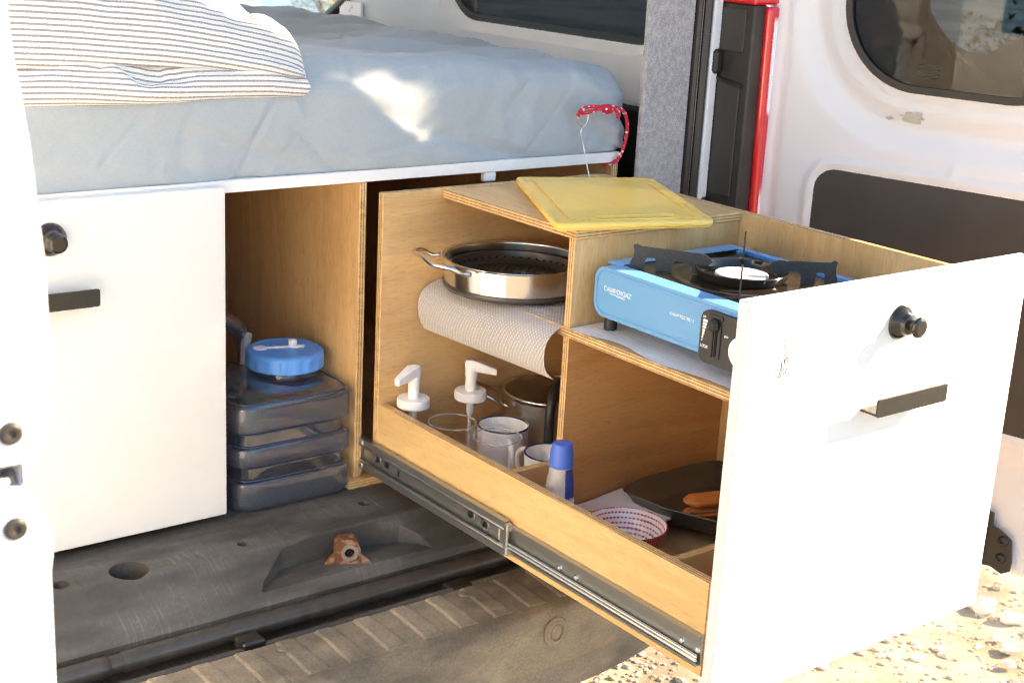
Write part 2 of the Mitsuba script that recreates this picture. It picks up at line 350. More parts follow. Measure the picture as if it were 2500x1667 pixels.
for i, (x, y, r) in enumerate(big):
    m = pebble(r, 2, 40 + i); m.apply_translation([x, y, GZ + 0.35 * r])
    if i == 0: single('stone', m, 'limestone', 'largest pale stone on the gravel beside the lower right edge of the white drawer front', 'stone', True)
    else: single('stone', m, 'limestone', 'small pale stone lying in the gravel behind the white drawer front', 'stone', True, group='small stones on the gravel')
for i in range(18):
    x, y = rng.uniform(0.95, 2.3), rng.uniform(-0.75, 0.45); r = rng.uniform(0.007, 0.011)
    m = pebble(r, 1, 90 + i); m.apply_translation([x, y, GZ + 0.3 * r])
    single('stone', m, 'limestone', 'small pale stone lying in the gravel behind the white drawer front', 'stone', True, group='small stones on the gravel')

PM('dry_leaf', (0.34, 0.29, 0.12), 1.0, specular=0.0)
def shrub(x, y, h, w, seed, label, n=9000, leaf='leaf'):
    t = thing('shrub', label, 'shrub'); q = np.random.default_rng(seed)
    trunks = []
    for k in range(4):
        a = q.uniform(0, 6.28); e = np.array([math.cos(a) * w * 0.45, math.sin(a) * w * 0.45, h * 0.7])
        trunks.append(tube(np.array([[x, y, GZ]]) + np.linspace(0, 1, 6)[:, None] ** [1.3, 1.3, 1.0] * e, np.linspace(0.04, 0.012, 6) * h, 6))
    obj('trunk', cat(trunks), 'bark', t, True)
    cl = q.normal(0, 1, (26, 3)) * [w * 0.33, w * 0.33, h * 0.2] + [0, 0, h * 0.68]
    c = cl[q.integers(26, size=n)] + q.normal(0, 1, (n, 3)) * 0.11 * h
    c[:, 2] = np.abs(c[:, 2]); s = q.uniform(0.012, 0.028, n) * h ** 0.5
    u = q.normal(0, 1, (n, 3)); u /= np.linalg.norm(u, axis=1, keepdims=True); v = np.cross(u, q.normal(0, 1, (n, 3))); v /= np.linalg.norm(v, axis=1, keepdims=True)
    P = np.stack([c - u * s[:, None], c + v * s[:, None] * 0.5, c + u * s[:, None], c - v * s[:, None] * 0.5], 1).reshape(-1, 3) + [x, y, GZ]
    i = np.arange(n)[:, None] * 4
    obj('crown', trimesh.Trimesh(P, np.vstack([i + [0, 1, 2], i + [0, 2, 3]]), process=False), leaf, t)
shrub(3.86, 1.42, 0.86, 0.34, 1, 'dark green shrub by the water seen through the open rear door window', 9000)
shrub(7.6, 12.6, 0.7, 1.0, 3, 'low dry yellowish bush on the shore seen past the far end of the mattress', 2600, 'dry_leaf')

def tree():  # unseen tree, out of view, placed to shade the mattress around its sun patch
    t = thing('unseen_shade_tree', 'unseen tree out of view to the right, placed to trim the sun on the mattress', 'tree'); q = np.random.default_rng(11); S = np.array(SUN)
    obj('trunk', tube(spline([(4.35, -0.65, GZ), (4.30, -0.70, 0.6), (4.18, -0.85, 1.7), (4.05, -0.95, 2.9), (4.0, -0.9, 3.6)], 24), np.linspace(0.13, 0.05, 24), 12), 'bark', t, True)
    tip = np.array([0.42, 0.2, 0.65]) + S * 0.95
    obj('branch', tube(spline([(4.1, -0.92, 2.5), (3.3, -1.0, 2.35), tip + [0.30, 0.0, 0.12], tip], 20), np.linspace(0.035, 0.008, 20), 8), 'bark', t, True)
    pts = []
    while len(pts) < 2600:       # leaves set along sun rays to shade the mattress around the sun patch
        if q.uniform() < 0.65: Q = np.array([q.uniform(0.12, 0.66), q.uniform(0.012, 0.46), 0.652])
        else: Q = np.array([q.uniform(0.385, 0.66), 0.02, q.uniform(0.50, 0.66)])
        pts.append(Q + S * q.uniform(0.78, 1.0))
    cl = q.normal(0, 1, (30, 3)) * [0.40, 0.40, 0.26] + [4.05, -0.75, 3.75]
    for k in range(5200): pts.append(cl[q.integers(30)] + q.normal(0, 0.13, 3))
    c = np.array(pts); n = len(c); sz = q.uniform(0.020, 0.034, n)
    u = q.normal(0, 1, (n, 3)); u /= np.linalg.norm(u, axis=1, keepdims=True); v = np.cross(u, q.normal(0, 1, (n, 3))); v /= np.linalg.norm(v, axis=1, keepdims=True)
    P = np.stack([c - u * sz[:, None], c + v * sz[:, None] * 0.45, c + u * sz[:, None], c - v * sz[:, None] * 0.45], 1).reshape(-1, 3); i = np.arange(n)[:, None] * 4
    obj('crown', trimesh.Trimesh(P, np.vstack([i + [0, 1, 2], i + [0, 2, 3]]), process=False), 'leaf', t)
tree()

# ---------------------------------------------------------------- the van
van = thing('van', 'white panel van with rear doors open onto a camper conversion', 'van')
HB, DU, DW = np.array([0.955, -0.08, 0.0]), np.array([0.2079, -0.9781, 0.0]), np.array([0.9781, 0.2079, 0.0])
# cargo floor with sill: profile in (y, z)
prof = [(2.6, -0.012), (-0.098, -0.012), (-0.104, -0.013), (-0.158, -0.049), (-0.168, -0.058), (-0.172, -0.068), (-0.170, -0.085), (-0.14, -0.10), (2.6, -0.10)]
sill = ext_x(prof, -0.72, 0.95)
pock = sg.Polygon([(-0.05, -0.20), (-0.02, -0.150), (0.03, -0.112), (0.08, -0.106), (0.18, -0.106), (0.225, -0.118), (0.25, -0.14), (0.262, -0.17), (0.265, -0.20)])
holes = [ell(pock, 0.2, (0, 0, -0.052), (1, 0, 0), (0, 1, 0)), cyl((-0.186, -0.079, -0.07), (0, 0, 1), 0.027, 0.2), cyl((-0.016, -0.0815, -0.05), (0, 0, 1), 0.0085, 0.2),
         cyl((-0.279, -0.073, -0.05), (0, 0, 1), 0.012, 0.2), cyl((0.21, -0.045, -0.05), (0, 0, 1), 0.009, 0.2)]
obj('cargo_floor', cut(sill, *holes), 'dusty_plastic', van, 25)
# low tread ridges moulded on the load sill
rid = []
for i in range(11):
    x = -0.25 + i * 0.024
    if i in (1, 2, 3, 4, 9, 10): continue
    rid.append(ell(rrect(0, 0.0035, -0.09, -0.03, 0.0015), 0.0012, (x, 0, -0.0125), (1, 0, 0), (0.10, 1, 0)))
for i in range(8):
    x = 0.02 + i * 0.03
    rid.append(ell(rrect(0, 0.004, -0.085, -0.02, 0.0018), 0.0012, (x, 0, -0.0125), (1, 0, 0), (0.10, 1, 0)))
obj('tread_ridge', cat(rid), 'dusty_plastic', van, kind='stuff')
b = ext_x([(-0.205, -0.066), (-0.203, -0.060), (-0.197, -0.057)] + [(-0.190 + 0.0155 * math.sin(a), -0.0815 + 0.0155 * math.cos(a)) for a in np.linspace(-0.5, 3.6, 14)] + [(-0.212, -0.098), (-0.214, -0.075)], -0.72, 0.95)
# weatherstrip tube, channel and inner lip
tubex = lambda y, z, r, x0, x1: tube([[x, y, z] for x in np.linspace(x0, x1, 30)], r, 16)
obj('weatherstrip', cat([tubex(-0.1875, -0.083, 0.0145, -0.245, 0.9), tubex(-0.1875, -0.083, 0.0132, -0.262, -0.245), tubex(-0.1875, -0.083, 0.0145, -0.72, -0.262)]), 'rubber', van, True)
obj('sill_channel', ext_x([(-0.15, -0.14), (-0.15, -0.112), (-0.207, -0.112), (-0.216, -0.110), (-0.220, -0.098), (-0.224, -0.089), (-0.232, -0.086), (-0.239, -0.091), (-0.241, -0.14)], -0.72, 0.9), 'dusty_plastic', van, 30)
obj('door_catch', cat([cbox(-0.095, -0.060, -0.236, -0.206, -0.094, -0.079, 0.003), cyl((-0.094, -0.226, -0.083), (0, 0, 1), 0.006, 0.006, 16)]), 'black_satin', van)
obj('door_catch', cbox(0.245, 0.285, -0.236, -0.208, -0.099, -0.086, 0.003), 'black_satin', van)
# bumper: step and rear face swept along a plan curve
xs = np.r_[np.linspace(-0.8, 0.36, 80), np.linspace(0.375, 0.98, 50)]
yo = np.where(xs < 0.30, 0.0, 0.27 * np.clip((xs - 0.30) / 0.68, 0, 1) ** 2.4)
ribs = []
bp = [(0.0008, -0.15, 0), (0.0004, -0.086, 0), (-0.003, -0.0815, 0.05), (-0.028, -0.084, 0.4), (-0.075, -0.095, 0.9), (-0.084, -0.0985, 1), (-0.090, -0.099, 1), (-0.0965, -0.1025, 1), (-0.101, -0.110, 1), (-0.1035, -0.135, 1), (-0.106, -0.176, 1), (-0.108, -0.186, 1), (-0.104, -0.192, 1), (-0.110, -0.212, 1), (-0.109, -0.232, 1), (-0.095, -0.243, 1), (-0.04, -0.25, 1)]
PB = np.array([[[x, -0.246 + dy + o * k, z] for (dy, z, k) in bp] for x, o in zip(xs, yo)])
obj('bumper', grid(PB, True), 'bumper_plastic', van, 35)
x = -0.30
while x < 0.43:
    # each moulded pad: widens to the outer edge, slightly raised
    w0, w1, s0, s1 = 0.030, 0.036, 0.0, 0.012
    o0 = float(np.interp(x, xs, yo))
    pts = []
    for dy, z, k, ww, sh in ((-0.006, -0.0812, 0.1, w0, s0), (-0.03, -0.0845, 0.4, w0 + 0.002, 0.004), (-0.055, -0.0903, 0.7, w0 + 0.004, 0.008), (-0.079, -0.0968, 1, w1, s1)):
        for q, dz in ((0.0, 0.0), (0.004, 0.0028), (ww - 0.006, 0.0022), (ww, 0.0)):
            pts.append([x + sh + q, -0.246 + dy + o0 * k, z + dz + 0.0003])
    Pp = np.array(pts).reshape(4, 4, 3)
    top = grid(Pp, True); front = grid(np.stack([Pp[3], Pp[3] - [0, 0, 0.004]]), True); back = grid(np.stack([Pp[0] - [0, 0, 0.004], Pp[0]]), True)
    obj('tread_pad', cat([top, front, back]), 'bumper_pad', van + '__bumper')
    x += 0.0605
obj('parking_sensor', lathe_along([(0, 0.0015), (0.010, 0.0015), (0.0115, 0.0005), (0.0135, 0.0005), (0.0135, 0.003), (0.0155, 0.003), (0.0175, 0.001), (0.0215, 0.0012), (0.0225, -0.001)], (0.352, -0.3505, -0.133), (0.08, -1, 0.05)), 'bumper_plastic', van + '__bumper', 30)
obj('tread_stud', lathe([(0, 0.002), (0.004, 0.002), (0.006, 0.001), (0.008, 0.002), (0.009, 0)], (0.245, -0.264, -0.0815), 20), 'bumper_pad', van + '__bumper', 30)
obj('tread_stud', lathe([(0, 0.002), (0.004, 0.002), (0.006, 0.001), (0.008, 0.002), (0.009, 0)], (-0.052, -0.268, -0.0815), 20), 'bumper_pad', van + '__bumper', 30)
# rusty latch loop in the sill pocket
arch = sg.Polygon([(-0.0185, 0), (-0.0195, 0.012), (-0.0175, 0.030), (-0.012, 0.0345), (0.008, 0.0355), (0.0145, 0.031), (0.0185, 0.018), (0.0185, 0.0)]).buffer(0.0008)
hole = sg.Point(0.0025, 0.0165).buffer(0.0078)
FA, FZ = np.array([0.90, -0.43, 0.0]), np.array([0.0, 0.0, 1.0]); FN = np.cross(FA, FZ); LC = np.array([0.125, -0.136, -0.0515])
k = obj('latch_loop', cat([ell(arch.difference(hole), 0.006, LC, FA, FZ), ell(sg.Polygon([(-0.018, 0.029), (-0.012, 0.0345), (0.008, 0.0355), (0.0145, 0.031), (0.012, 0.027), (-0.012, 0.026)]), 0.022, LC - FN * 0.020, FA, FZ),
                       ell(sg.Polygon([(-0.0195, 0), (-0.0175, 0.03), (-0.0125, 0.03), (-0.0145, 0)]), 0.022, LC - FN * 0.020, FA, FZ),
                       ell(sg.Polygon([(-0.032, -0.001), (-0.030, 0.006), (-0.0215, 0.016), (-0.0185, 0.019), (-0.0185, -0.001)]), 0.004, LC + FN * 0.004, FA, FZ),
                       ell(sg.Polygon([(0.0175, -0.001), (0.0175, 0.017), (0.022, 0.010), (0.031, 0.005), (0.034, -0.001)]), 0.004, LC + FN * 0.001, FA, FZ),
                       ell(sg.box(-0.034, -0.002, 0.034, 0.002), 0.014, LC - FN * 0.006, FA, FZ)]), 'rust', van, 20, label='rusty metal latch loop in the sill')
obj('nut', ell(sg.Point(0, 0).buffer(0.0128, quad_segs=6).difference(sg.Point(0, 0).buffer(0.0074)), 0.0035, LC + FN * 0.0055 + FA * 0.0025 + FZ * 0.0165, FA, FZ), 'rust_grey', k)
obj('bolt_hole', cyl(LC - FN * 0.004 + FA * 0.0025 + FZ * 0.0165, FN, 0.0076, 0.006), 'hole_black', k)

# body shell
shell = []
WX = 0.862
win = rrect(-0.35, 0.745, 0.656, 1.08, 0.105)
lean = lambda z: 0.0 * z
wallp = sg.Polygon([(-0.02, 0.552), (1.235, 0.552), (1.135, 0.64), (0.84, 1.36), (-0.02, 1.36)]).difference(rrect(0.03, 0.765, 0.636, 1.20, 0.12))
k = obj('side_trim', ell(wallp, 0.02, (WX + 0.02, 0, 0), (0, 1, 0), (0, 0, 1)).apply_translation([-0.02, 0, 0]), 'trim_beige', van, 30)
# sloped reveal round the side window
ring_o, ring_i = rrect(0.03, 0.765, 0.636, 1.20, 0.12, 12), rrect(0.045, 0.748, 0.655, 1.185, 0.105, 12)
def loop(poly, n, x): 
    L = poly.exterior; return np.array([[x, *L.interpolate(t, normalized=True).coords[0]] for t in np.linspace(0, 1, n, endpoint=False)])
def loft(loops, close=True):
    n = len(loops[0]); V = np.concatenate(loops); F = []
    for i in range(len(loops) - 1):
        for a in range(n):
            b2 = (a + 1) % n; F += [[i * n + a, i * n + b2, (i + 1) * n + b2], [i * n + a, (i + 1) * n + b2, (i + 1) * n + a]]
    return trimesh.Trimesh(V, F, process=False)
lo, li = loop(ring_o, 160, WX), loop(ring_i, 160, WX + 0.024)
sw = obj('side_window', loft([lo + [-0.0005, 0, 0], (lo * 0.65 + li * 0.35) + [0.001, 0, 0], li]), 'trim_beige', van, True)
obj('rubber_gasket', ell(ring_i.buffer(0.01).difference(ring_i.buffer(-0.014)), 0.006, (WX + 0.026, 0, 0), (0, 1, 0), (0, 0, 1)), 'black_plastic', sw)
gl = ring_i.buffer(0.005)
obj('glass', trimesh.Trimesh(*(lambda v, f: (np.c_[np.full(len(v), WX + 0.036), v], f))(*trimesh.creation.triangulate_polygon(gl, engine='earcut')), process=False), 'side_glass', sw)
obj('etched_mark', cat([cbox(WX + 0.0345, WX + 0.0352, 0.055 + 0.0 * i, 0.095 - 0.004 * (i % 2), 0.700 - i * 0.006, 0.7035 - i * 0.006, 0.0002) for i in range(4)]), 'black_plastic', sw)
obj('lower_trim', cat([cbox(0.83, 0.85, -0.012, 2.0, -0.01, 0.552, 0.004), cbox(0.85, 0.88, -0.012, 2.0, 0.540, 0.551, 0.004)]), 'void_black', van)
# front edge of the side wall: dark seal and a pierced metal corner
obj('pillar_seal', tube([[0.855, 1.262, 0.55], [0.858, 1.222, 0.60], [0.862, 1.115, 0.66], [0.862, 0.93, 0.86], [0.862, 0.80, 1.36]], 0.013, 10), 'black_plastic', van, True)
obj('corner_plate', cut(cbox(0.852, 0.858, 1.035, 1.13, 0.612, 0.66, 0.002), *[cyl((0.84, yy, zz), (1, 0, 0), 0.004, 0.04, 12) for yy, zz in ((1.075, 0.647), (1.078, 0.628), (1.085, 0.638))]), 'van_paint_plain', van)
# rear corner: felt covered pillar, door seal, painted jamb, tail lamp
obj('felt_pillar', cbox(0.7515, 0.8565, -0.02, -0.008, -0.01, 1.36, 0.003), 'felt', van)
obj('door_seal', cat([cbox(0.8580, 0.8705, -0.028, 0.02, -0.06, 1.36, 0.004), cbox(0.8710, 0.8880, -0.034, 0.02, -0.06, 1.36, 0.007)]), 'rubber', van, 40)
obj('seal_seam', cbox(0.8648, 0.8654, -0.0286, -0.02, -0.06, 1.36, 0.0002), 'zinc', van)
obj('rear_pillar', cat([cbox(0.8885, 0.909, -0.032, 0.03, -0.30, 1.36, 0.003), cbox(0.908, 0.985, 0.015, 0.045, -0.30, 1.36, 0.003), cbox(0.92, 0.985, -0.10, 0.03, -0.30, 0.26, 0.01), cbox(0.92, 0.985, -0.10, 0.03, 0.80, 1.36, 0.01)]), 'van_paint_plain', van)
lampk = obj('tail_lamp', cat([cbox(0.911, 0.942, -0.102, 0.014, 0.27, 0.745, 0.003)]), 'lamp_black', van)
# inner flank of the lamp, broken by three raised pads and two sloping ribs
fl = lambda a, b2, z0, z1, d: cbox(0.911 - d, 0.9115, a, b2, z0, z1, 0.0015)
pads = [fl(-0.085, -0.03, 0.665, 0.737, 0.003), fl(-0.085, -0.032, 0.42, 0.615, 0.003), fl(-0.085, -0.035, 0.28, 0.37, 0.003)]
obj('moulded_pad', pads[0], 'grey_plastic', lampk); obj('moulded_pad', pads[1], 'grey_plastic', lampk); obj('moulded_pad', pads[2], 'grey_plastic', lampk)
for zz in (0.655, 0.40):
    obj('fixing_tab', cat([cbox(0.893, 0.9125, -0.040, -0.010, zz - 0.03, zz + 0.012, 0.005), tube([[0.908, 0.0, zz - 0.028], [0.908, -0.05, zz - 0.04], [0.908, -0.09, zz - 0.045]], 0.0035, 8)]), 'black_plastic', lampk, 30)
lz = np.linspace(0.27, 0.742, 40)
def bar(c0, r, n=14, half=None):
    return tube([[c0[0] + 0.003 * math.sin(6 * z), c0[1], z] for z in lz], r, n)
obj('red_lens', bar((0.9465, -0.106), 0.0085), 'lens_red', lampk, True)
obj('lens_glare_strip', cat([tube([[0.957, -0.101, z] for z in np.linspace(0.575, 0.725, 20)], 0.0068 * np.sqrt(np.clip(np.sin(np.linspace(0.15, 2.99, 20)), 0.02, 1)), 12), tube([[0.957, -0.101, z] for z in np.linspace(0.33, 0.44, 20)], 0.0066 * np.sqrt(np.clip(np.sin(np.linspace(0.15, 2.99, 20)), 0.02, 1)), 12)]), 'lens_glare_pale', lampk, True)  # pale strips stand in for sunlit white on the lens
obj('red_lens', cbox(0.949, 0.967, -0.1090, -0.02, 0.27, 0.742, 0.003), 'lens_red_sun_glare', lampk)
obj('lamp_cap', cbox(0.905, 0.965, -0.107, 0.01, 0.7455, 0.76, 0.004), 'lens_red', lampk)
# roof, left side, outer skins (shade and bounce; mostly outside the frame)
LX = -0.62
obj('roof', cat([cbox(LX - 0.05, 1.0, -0.07, 2.9, 1.36, 1.40, 0.01)]), 'trim_beige', van)
obj('side_panel', cat([cbox(LX - 0.03, LX, -0.05, 2.4, -0.10, 0.62, 0.005), cbox(LX - 0.03, LX, -0.05, 0.2, 0.62, 1.36, 0.005), cbox(LX - 0.03, LX, 1.0, 1.3, 0.62, 1.36, 0.005), cbox(LX - 0.03, LX, 0.2, 1.0, 1.20, 1.36, 0.005)]), 'felt', van)  # left wall out of view, greyed for its reflection in the door window
obj('outer_skin', cat([cbox(0.975, 0.99, 0.046, 1.2, -0.32, 0.62, 0.004), cbox(0.96, 0.975, 0.046, 1.0, 1.21, 1.36, 0.004), cbox(0.96, 0.975, 0.76, 1.05, 0.62, 1.21, 0.004)]), 'van_paint_plain', van)
obj('front_bulkhead', cbox(-0.6, 0.40, 2.35, 2.4, -0.1, 0.95, 0.01), 'grey_plastic', van)

# right rear door, inner face towards the load space
def Dp(u, w, z): return HB + np.outer(np.atleast_1d(u), DU) + np.outer(np.atleast_1d(w), DW) + np.outer(np.atleast_1d(z), [0, 0, 1])
def door_map(m):
    v = m.vertices.copy(); m.vertices = Dp(v[:, 0], v[:, 1], v[:, 2]); return m
UL = 0.70
wo = rrect(0.157, 0.575, 0.632, 1.12, 0.135, 16)
door_out = sg.Polygon([(-0.001, -0.121), (UL + 0.001, -0.121), (UL + 0.001, 1.56), (0.54, 1.55), (0.46, 1.43), (0.375, 1.205), (0.32, 1.065), (0.285, 0.965), (0.258, 0.925), (0.15, 0.918), (0.05, 0.905), (0.0, 0.87)])  # outline above the view shaped to shade the bed and pass a sun patch
ins = rrect(0.128, 0.60, 0.119, 0.491, 0.040, 12)
wo = wo.intersection(door_out.buffer(-0.05)).buffer(-0.04).buffer(0.04, quad_segs=16)
us, zs = np.arange(0.0, UL + 1e-6, 0.006), np.arange(-0.12, 1.555, 0.006)
U, Z = np.meshgrid(us, zs, indexing='ij')
pt = shapely.points(U.ravel(), Z.ravel())
dw = shapely.distance(pt, wo).reshape(U.shape); di = shapely.distance(pt, ins).reshape(U.shape); inw = shapely.contains(wo, pt).reshape(U.shape); ini = shapely.contains(ins, pt).reshape(U.shape)
ss = lambda a, b2, x: (lambda t: t * t * (3 - 2 * t))(np.clip((x - a) / (b2 - a), 0, 1))
Wd = 0.0115 * (ss(0.026, 0.060, dw) - ss(0.060, 0.110, dw)) - 0.006 * (1 - ss(0.0, 0.02, dw))
Wd += -0.005 * np.exp(-((di - 0.010) / 0.006) ** 2) + 0.012 * np.exp(-((U - 0.045) / 0.010) ** 2) * 0.35
Wd += 0.03 * ss(UL - 0.03, UL, U) + 0.02 * (1 - ss(0.0, 0.02, U)) + 0.02 * (1 - ss(-0.12, -0.105, Z))
Wd += -0.004 * np.exp(-(((U - 0.37) / 0.006) ** 2 + ((Z - 0.515) / 0.011) ** 2))
Wd += 0.010 * (1 - ss(0.06, 0.10, Z)) * ss(0.02, 0.06, U)
keep = shapely.contains(door_out, pt).reshape(U.shape) & ~(inw & (dw <= 0) & shapely.contains(wo.buffer(-0.009), pt).reshape(U.shape))
Pd = np.stack([U, Wd, Z], -1); md = grid(Pd, False); kf = keep.ravel()[md.faces].all(1)
md.update_faces(kf); md = door_map(md)
rd = obj('rear_door', md, 'van_paint_shade', van, True, label='open right rear door seen from inside')
obj('outer_panel', door_map(ell(door_out.difference(wo.buffer(0.045)), 0.004, (0, 0.058, 0), (1, 0, 0), (0, 0, 1))), 'van_paint_plain', rd)
ringp = door_map(loft([np.c_[q[:, 1], np.full(len(q), w), q[:, 2]] for q, w in ((loop(wo.buffer(-0.003), 160, 0), 0.004), (loop(wo.buffer(0.046), 160, 0), 0.058))]))
obj('window_reveal', ringp, 'black_plastic', rd, True)
obj('rubber_gasket', door_map(ell(wo.buffer(0.002).difference(wo.buffer(-0.0095)), 0.010, (0, 0.0012, 0), (1, 0, 0), (0, 0, 1))), 'black_plastic', rd)
gv, gf = trimesh.creation.triangulate_polygon(wo.buffer(-0.006), engine='earcut')
wg = obj('window_glass', trimesh.Trimesh(Dp(gv[:, 0], np.full(len(gv), -0.003), gv[:, 1]), gf, process=False), 'door_glass', rd)
marks = []
for i in range(4):
    for j in range(7):
        q = rng.uniform(0.55, 1)
        marks.append(door_map(trimesh.creation.box([0.0042 * q, 0.0004, 0.0022]).apply_translation([0.293 + j * 0.0052, -0.0035, 0.6745 - i * 0.0062])))
obj('etched_mark', cat(marks), 'black_plastic', wg)
obj('insert_panel', door_map(cat([ell(ins.buffer(-0.001), 0.004, (0, 0.0035, 0), (1, 0, 0), (0, 0, 1)), ])), 'grey_plastic', rd)
sc_ = []
q9 = np.random.default_rng(5)
def chip(cu, cz, r, n, s):
    a = np.linspace(0, 6.283, n, endpoint=False); k = np.random.default_rng(s).uniform(0.55, 1.1, n)
    return sg.Polygon(np.c_[cu + r * 1.7 * k * np.cos(a), cz + r * 0.75 * k * np.sin(a) + 0.15 * r * np.cos(a)])
def Wat(u, z): return float(Wd[int(round(u / 0.006)), int(round((z + 0.12) / 0.006))])
PM('grey_primer', proc(lambda p, n, uv: mix((0.40, 0.40, 0.37), (0.52, 0.52, 0.49), noise(p.x * 90, p.y * 90, p.z * 90))), 0.7)
chips = []
for cu, cz, cr, cn, cs2 in ((0.287, 0.5915, 0.0155, 18, 3), (0.246, 0.585, 0.005, 11, 4)):
    P2 = chip(cu, cz, cr, cn, cs2); vv, ff = trimesh.creation.triangulate_polygon(P2, engine='earcut')
    vv, ff = trimesh.remesh.subdivide(*trimesh.remesh.subdivide(np.c_[vv, 0 * vv[:, 0]], ff))
    chips.append(trimesh.Trimesh(Dp(vv[:, 0], np.array([Wat(a3, b3) for a3, b3 in vv[:, :2]]) - 0.0012, vv[:, 1]), ff, process=False))
obj('paint_chip', cat(chips), 'grey_primer', rd, True)
lp = sg.Polygon([(0.485, -0.105), (0.485, -0.02), (0.503, -0.010), (0.517, -0.014), (0.519, -0.034), (0.535, -0.040), (0.552, -0.05), (0.557, -0.085), (0.556, -0.100), (0.545, -0.107), (0.525, -0.100)]).buffer(0.002)
lb = obj('latch_bracket', door_map(cat([ell(lp, 0.004, (0, -0.004, 0), (1, 0, 0), (0, 0, 1)), cbox(0.496, 0.512, -0.02, -0.005, -0.09, -0.025, 0.004)])), 'black_satin', rd)
for zz in (-0.053, -0.083):
    obj('bolt', door_map(lathe_along([(0, 0.003), (0.003, 0.003), (0.0035, 0.006), (0.0065, 0.005), (0.0085, 0.002), (0.009, 0)], (0.541, -0.008, zz), (0, -1, 0), 20)), 'black_plastic', lb, 30)

# left rear door: free edge towards the camera
cont = [(-0.562, -0.12), (-0.562, 0.40), (-0.5601, 0.4126), (-0.5607, 0.4335), (-0.5648, 0.4415), (-0.5657, 0.4553), (-0.5722, 0.461), (-0.5739, 0.466), (-0.5739, 0.486), (-0.567, 0.492), (-0.5652, 0.498), (-0.5645, 0.5117), (-0.5590, 0.524), (-0.5567, 0.54), (-0.5562, 0.58), (-0.5564, 0.5962), (-0.5574, 0.6327), (-0.5601, 0.6605), (-0.564, 0.7085), (-0.5682, 0.7405), (-0.5719, 0.7631), (-0.5751, 0.8003), (-0.585, 0.90), (-0.625, 1.35)]
full = sg.Polygon(cont + [(-0.70, 1.35), (-0.655, 0.80), (-0.64, 0.6), (-0.64, -0.12)])
low = full.intersection(sg.box(-1, -1, 0, 0.64)); up_ = full.intersection(sg.box(-1, 0.64, 0, 2)); topr = full.intersection(sg.box(-1, 1.25, 0, 2))
EY = (1, 0, 0), (0, 0, 1)     # extrude along -y
ld = obj('rear_door', cut(cat([ell(low, 0.75, (0, -0.10, 0), *EY)]), cbox(-0.66, -0.5785, -0.90, -0.80, 0.469, 0.487, 0.002)), 'van_paint_plain', van, 30, label='open left rear door seen edge on')
obj('window_stile', ell(up_, 0.10, (0, -0.75, 0), *EY), 'van_paint_plain', ld, 30)
obj('window_stile', ell(up_, 0.10, (0, -0.10, 0), *EY), 'van_paint_plain', ld, 30)
obj('window_rail', ell(topr, 0.55, (0, -0.20, 0), *EY), 'van_paint_plain', ld, 30)
obj('window_glass', grid(np.array([[[-0.585, y, 0.64], [-0.625, y, 1.25]] for y in (-0.75, -0.20)])), 'side_glass', ld)
for z in (0.5096, 0.4386):
    obj('rubber_plug', lathe_along([(0, 0.0015), (0.0022, 0.0015), (0.0032, 0.0032), (0.006, 0.0035), (0.0078, 0.0025), (0.0086, 0)], (-0.586, -0.85, z), (0, -1, 0), 28), 'lamp_black', ld, 30)
obj('dark_recess_liner', cat([cbox(-0.6395, -0.5790, -0.8050, -0.8030, 0.4692, 0.4868, 0.0003), cbox(-0.6395, -0.5790, -0.8490, -0.8050, 0.4852, 0.4868, 0.0003), cbox(-0.5806, -0.5790, -0.8490, -0.8050, 0.4692, 0.4850, 0.0003)]), 'felt', ld)  # grey liner added to darken the recess in place of shade
obj('striker', tube([[-0.64, -0.842, 0.472], [-0.60, -0.842, 0.4725], [-0.586, -0.842, 0.4725], [-0.583, -0.83, 0.4725]], 0.005, 12), 'steel', ld, True)

# ---------------------------------------------------------------- bed cabinet built into the van
cab = thing('cabinet', 'plywood bed platform cabinet with white edged top board', 'cabinet')
obj('top_board', cbox(-0.60, 0.742, 0.0185, 1.95, 0.4751, 0.4925, 0.001), 'laminate_edge', cab)
obj('partition', cbox(0.2285, 0.2412, 0.018, 1.2, 0.0045, 0.4745, 0.0008), 'wood_up_x', cab)
obj('partition', cbox(-0.040, -0.027, 0.018, 1.2, 0.0045, 0.4745, 0.0008), 'wood_up_x', cab)
obj('end_panel', cbox(0.7275, 0.7405, 0.019, 1.2, 0.0045, 0.4745, 0.0008), 'wood_up_x', cab)
obj('base_panel', cbox(0.2150, 0.7405, 0.010, 1.2, -0.0115, 0.0040, 0.0008), 'wood_z', cab)
obj('back_panel', cbox(-0.60, 0.7405, 1.21, 1.225, 0.0, 0.4745, 0.0008), 'wood_y', cab)
obj('catch', cbox(0.462, 0.485, 0.022, 0.034, 0.459, 0.4748, 0.002), 'white_plastic', cab)
obj('runner_block', cbox(0.2425, 0.252, 0.03, 0.06, 0.0045, 0.0165, 0.001), 'white_plastic', cab)
obj('runner', cat([cbox(0.2425, 0.2445, 0.022, 0.55, 0.019, 0.079, 0.0006), cbox(0.2445, 0.2500, 0.022, 0.55, 0.077, 0.079, 0.0006), cbox(0.2445, 0.250, 0.022, 0.55, 0.019, 0.021, 0.0006)]), 'zinc_bright', cab)
cd = thing('closed_drawer', 'closed white drawer with black knob and pull left of the water jug', 'drawer')
obj('front_panel', cbox(-0.58, 0.0, 0.0, 0.0165, 0.0, 0.488, 0.0012), 'laminate', cd)
obj('drawer_box', cbox(-0.57, -0.050, 0.0175, 0.70, 0.01, 0.44, 0.001), 'wood_y', cd)
KNOB = [(0, 0.0325), (0.009, 0.0325), (0.0122, 0.0305), (0.013, 0.028), (0.011, 0.0255), (0.0075, 0.0235), (0.0072, 0.019), (0.0125, 0.016), (0.014, 0.011), (0.0185, 0.007), (0.0215, 0.003), (0.022, 0)]
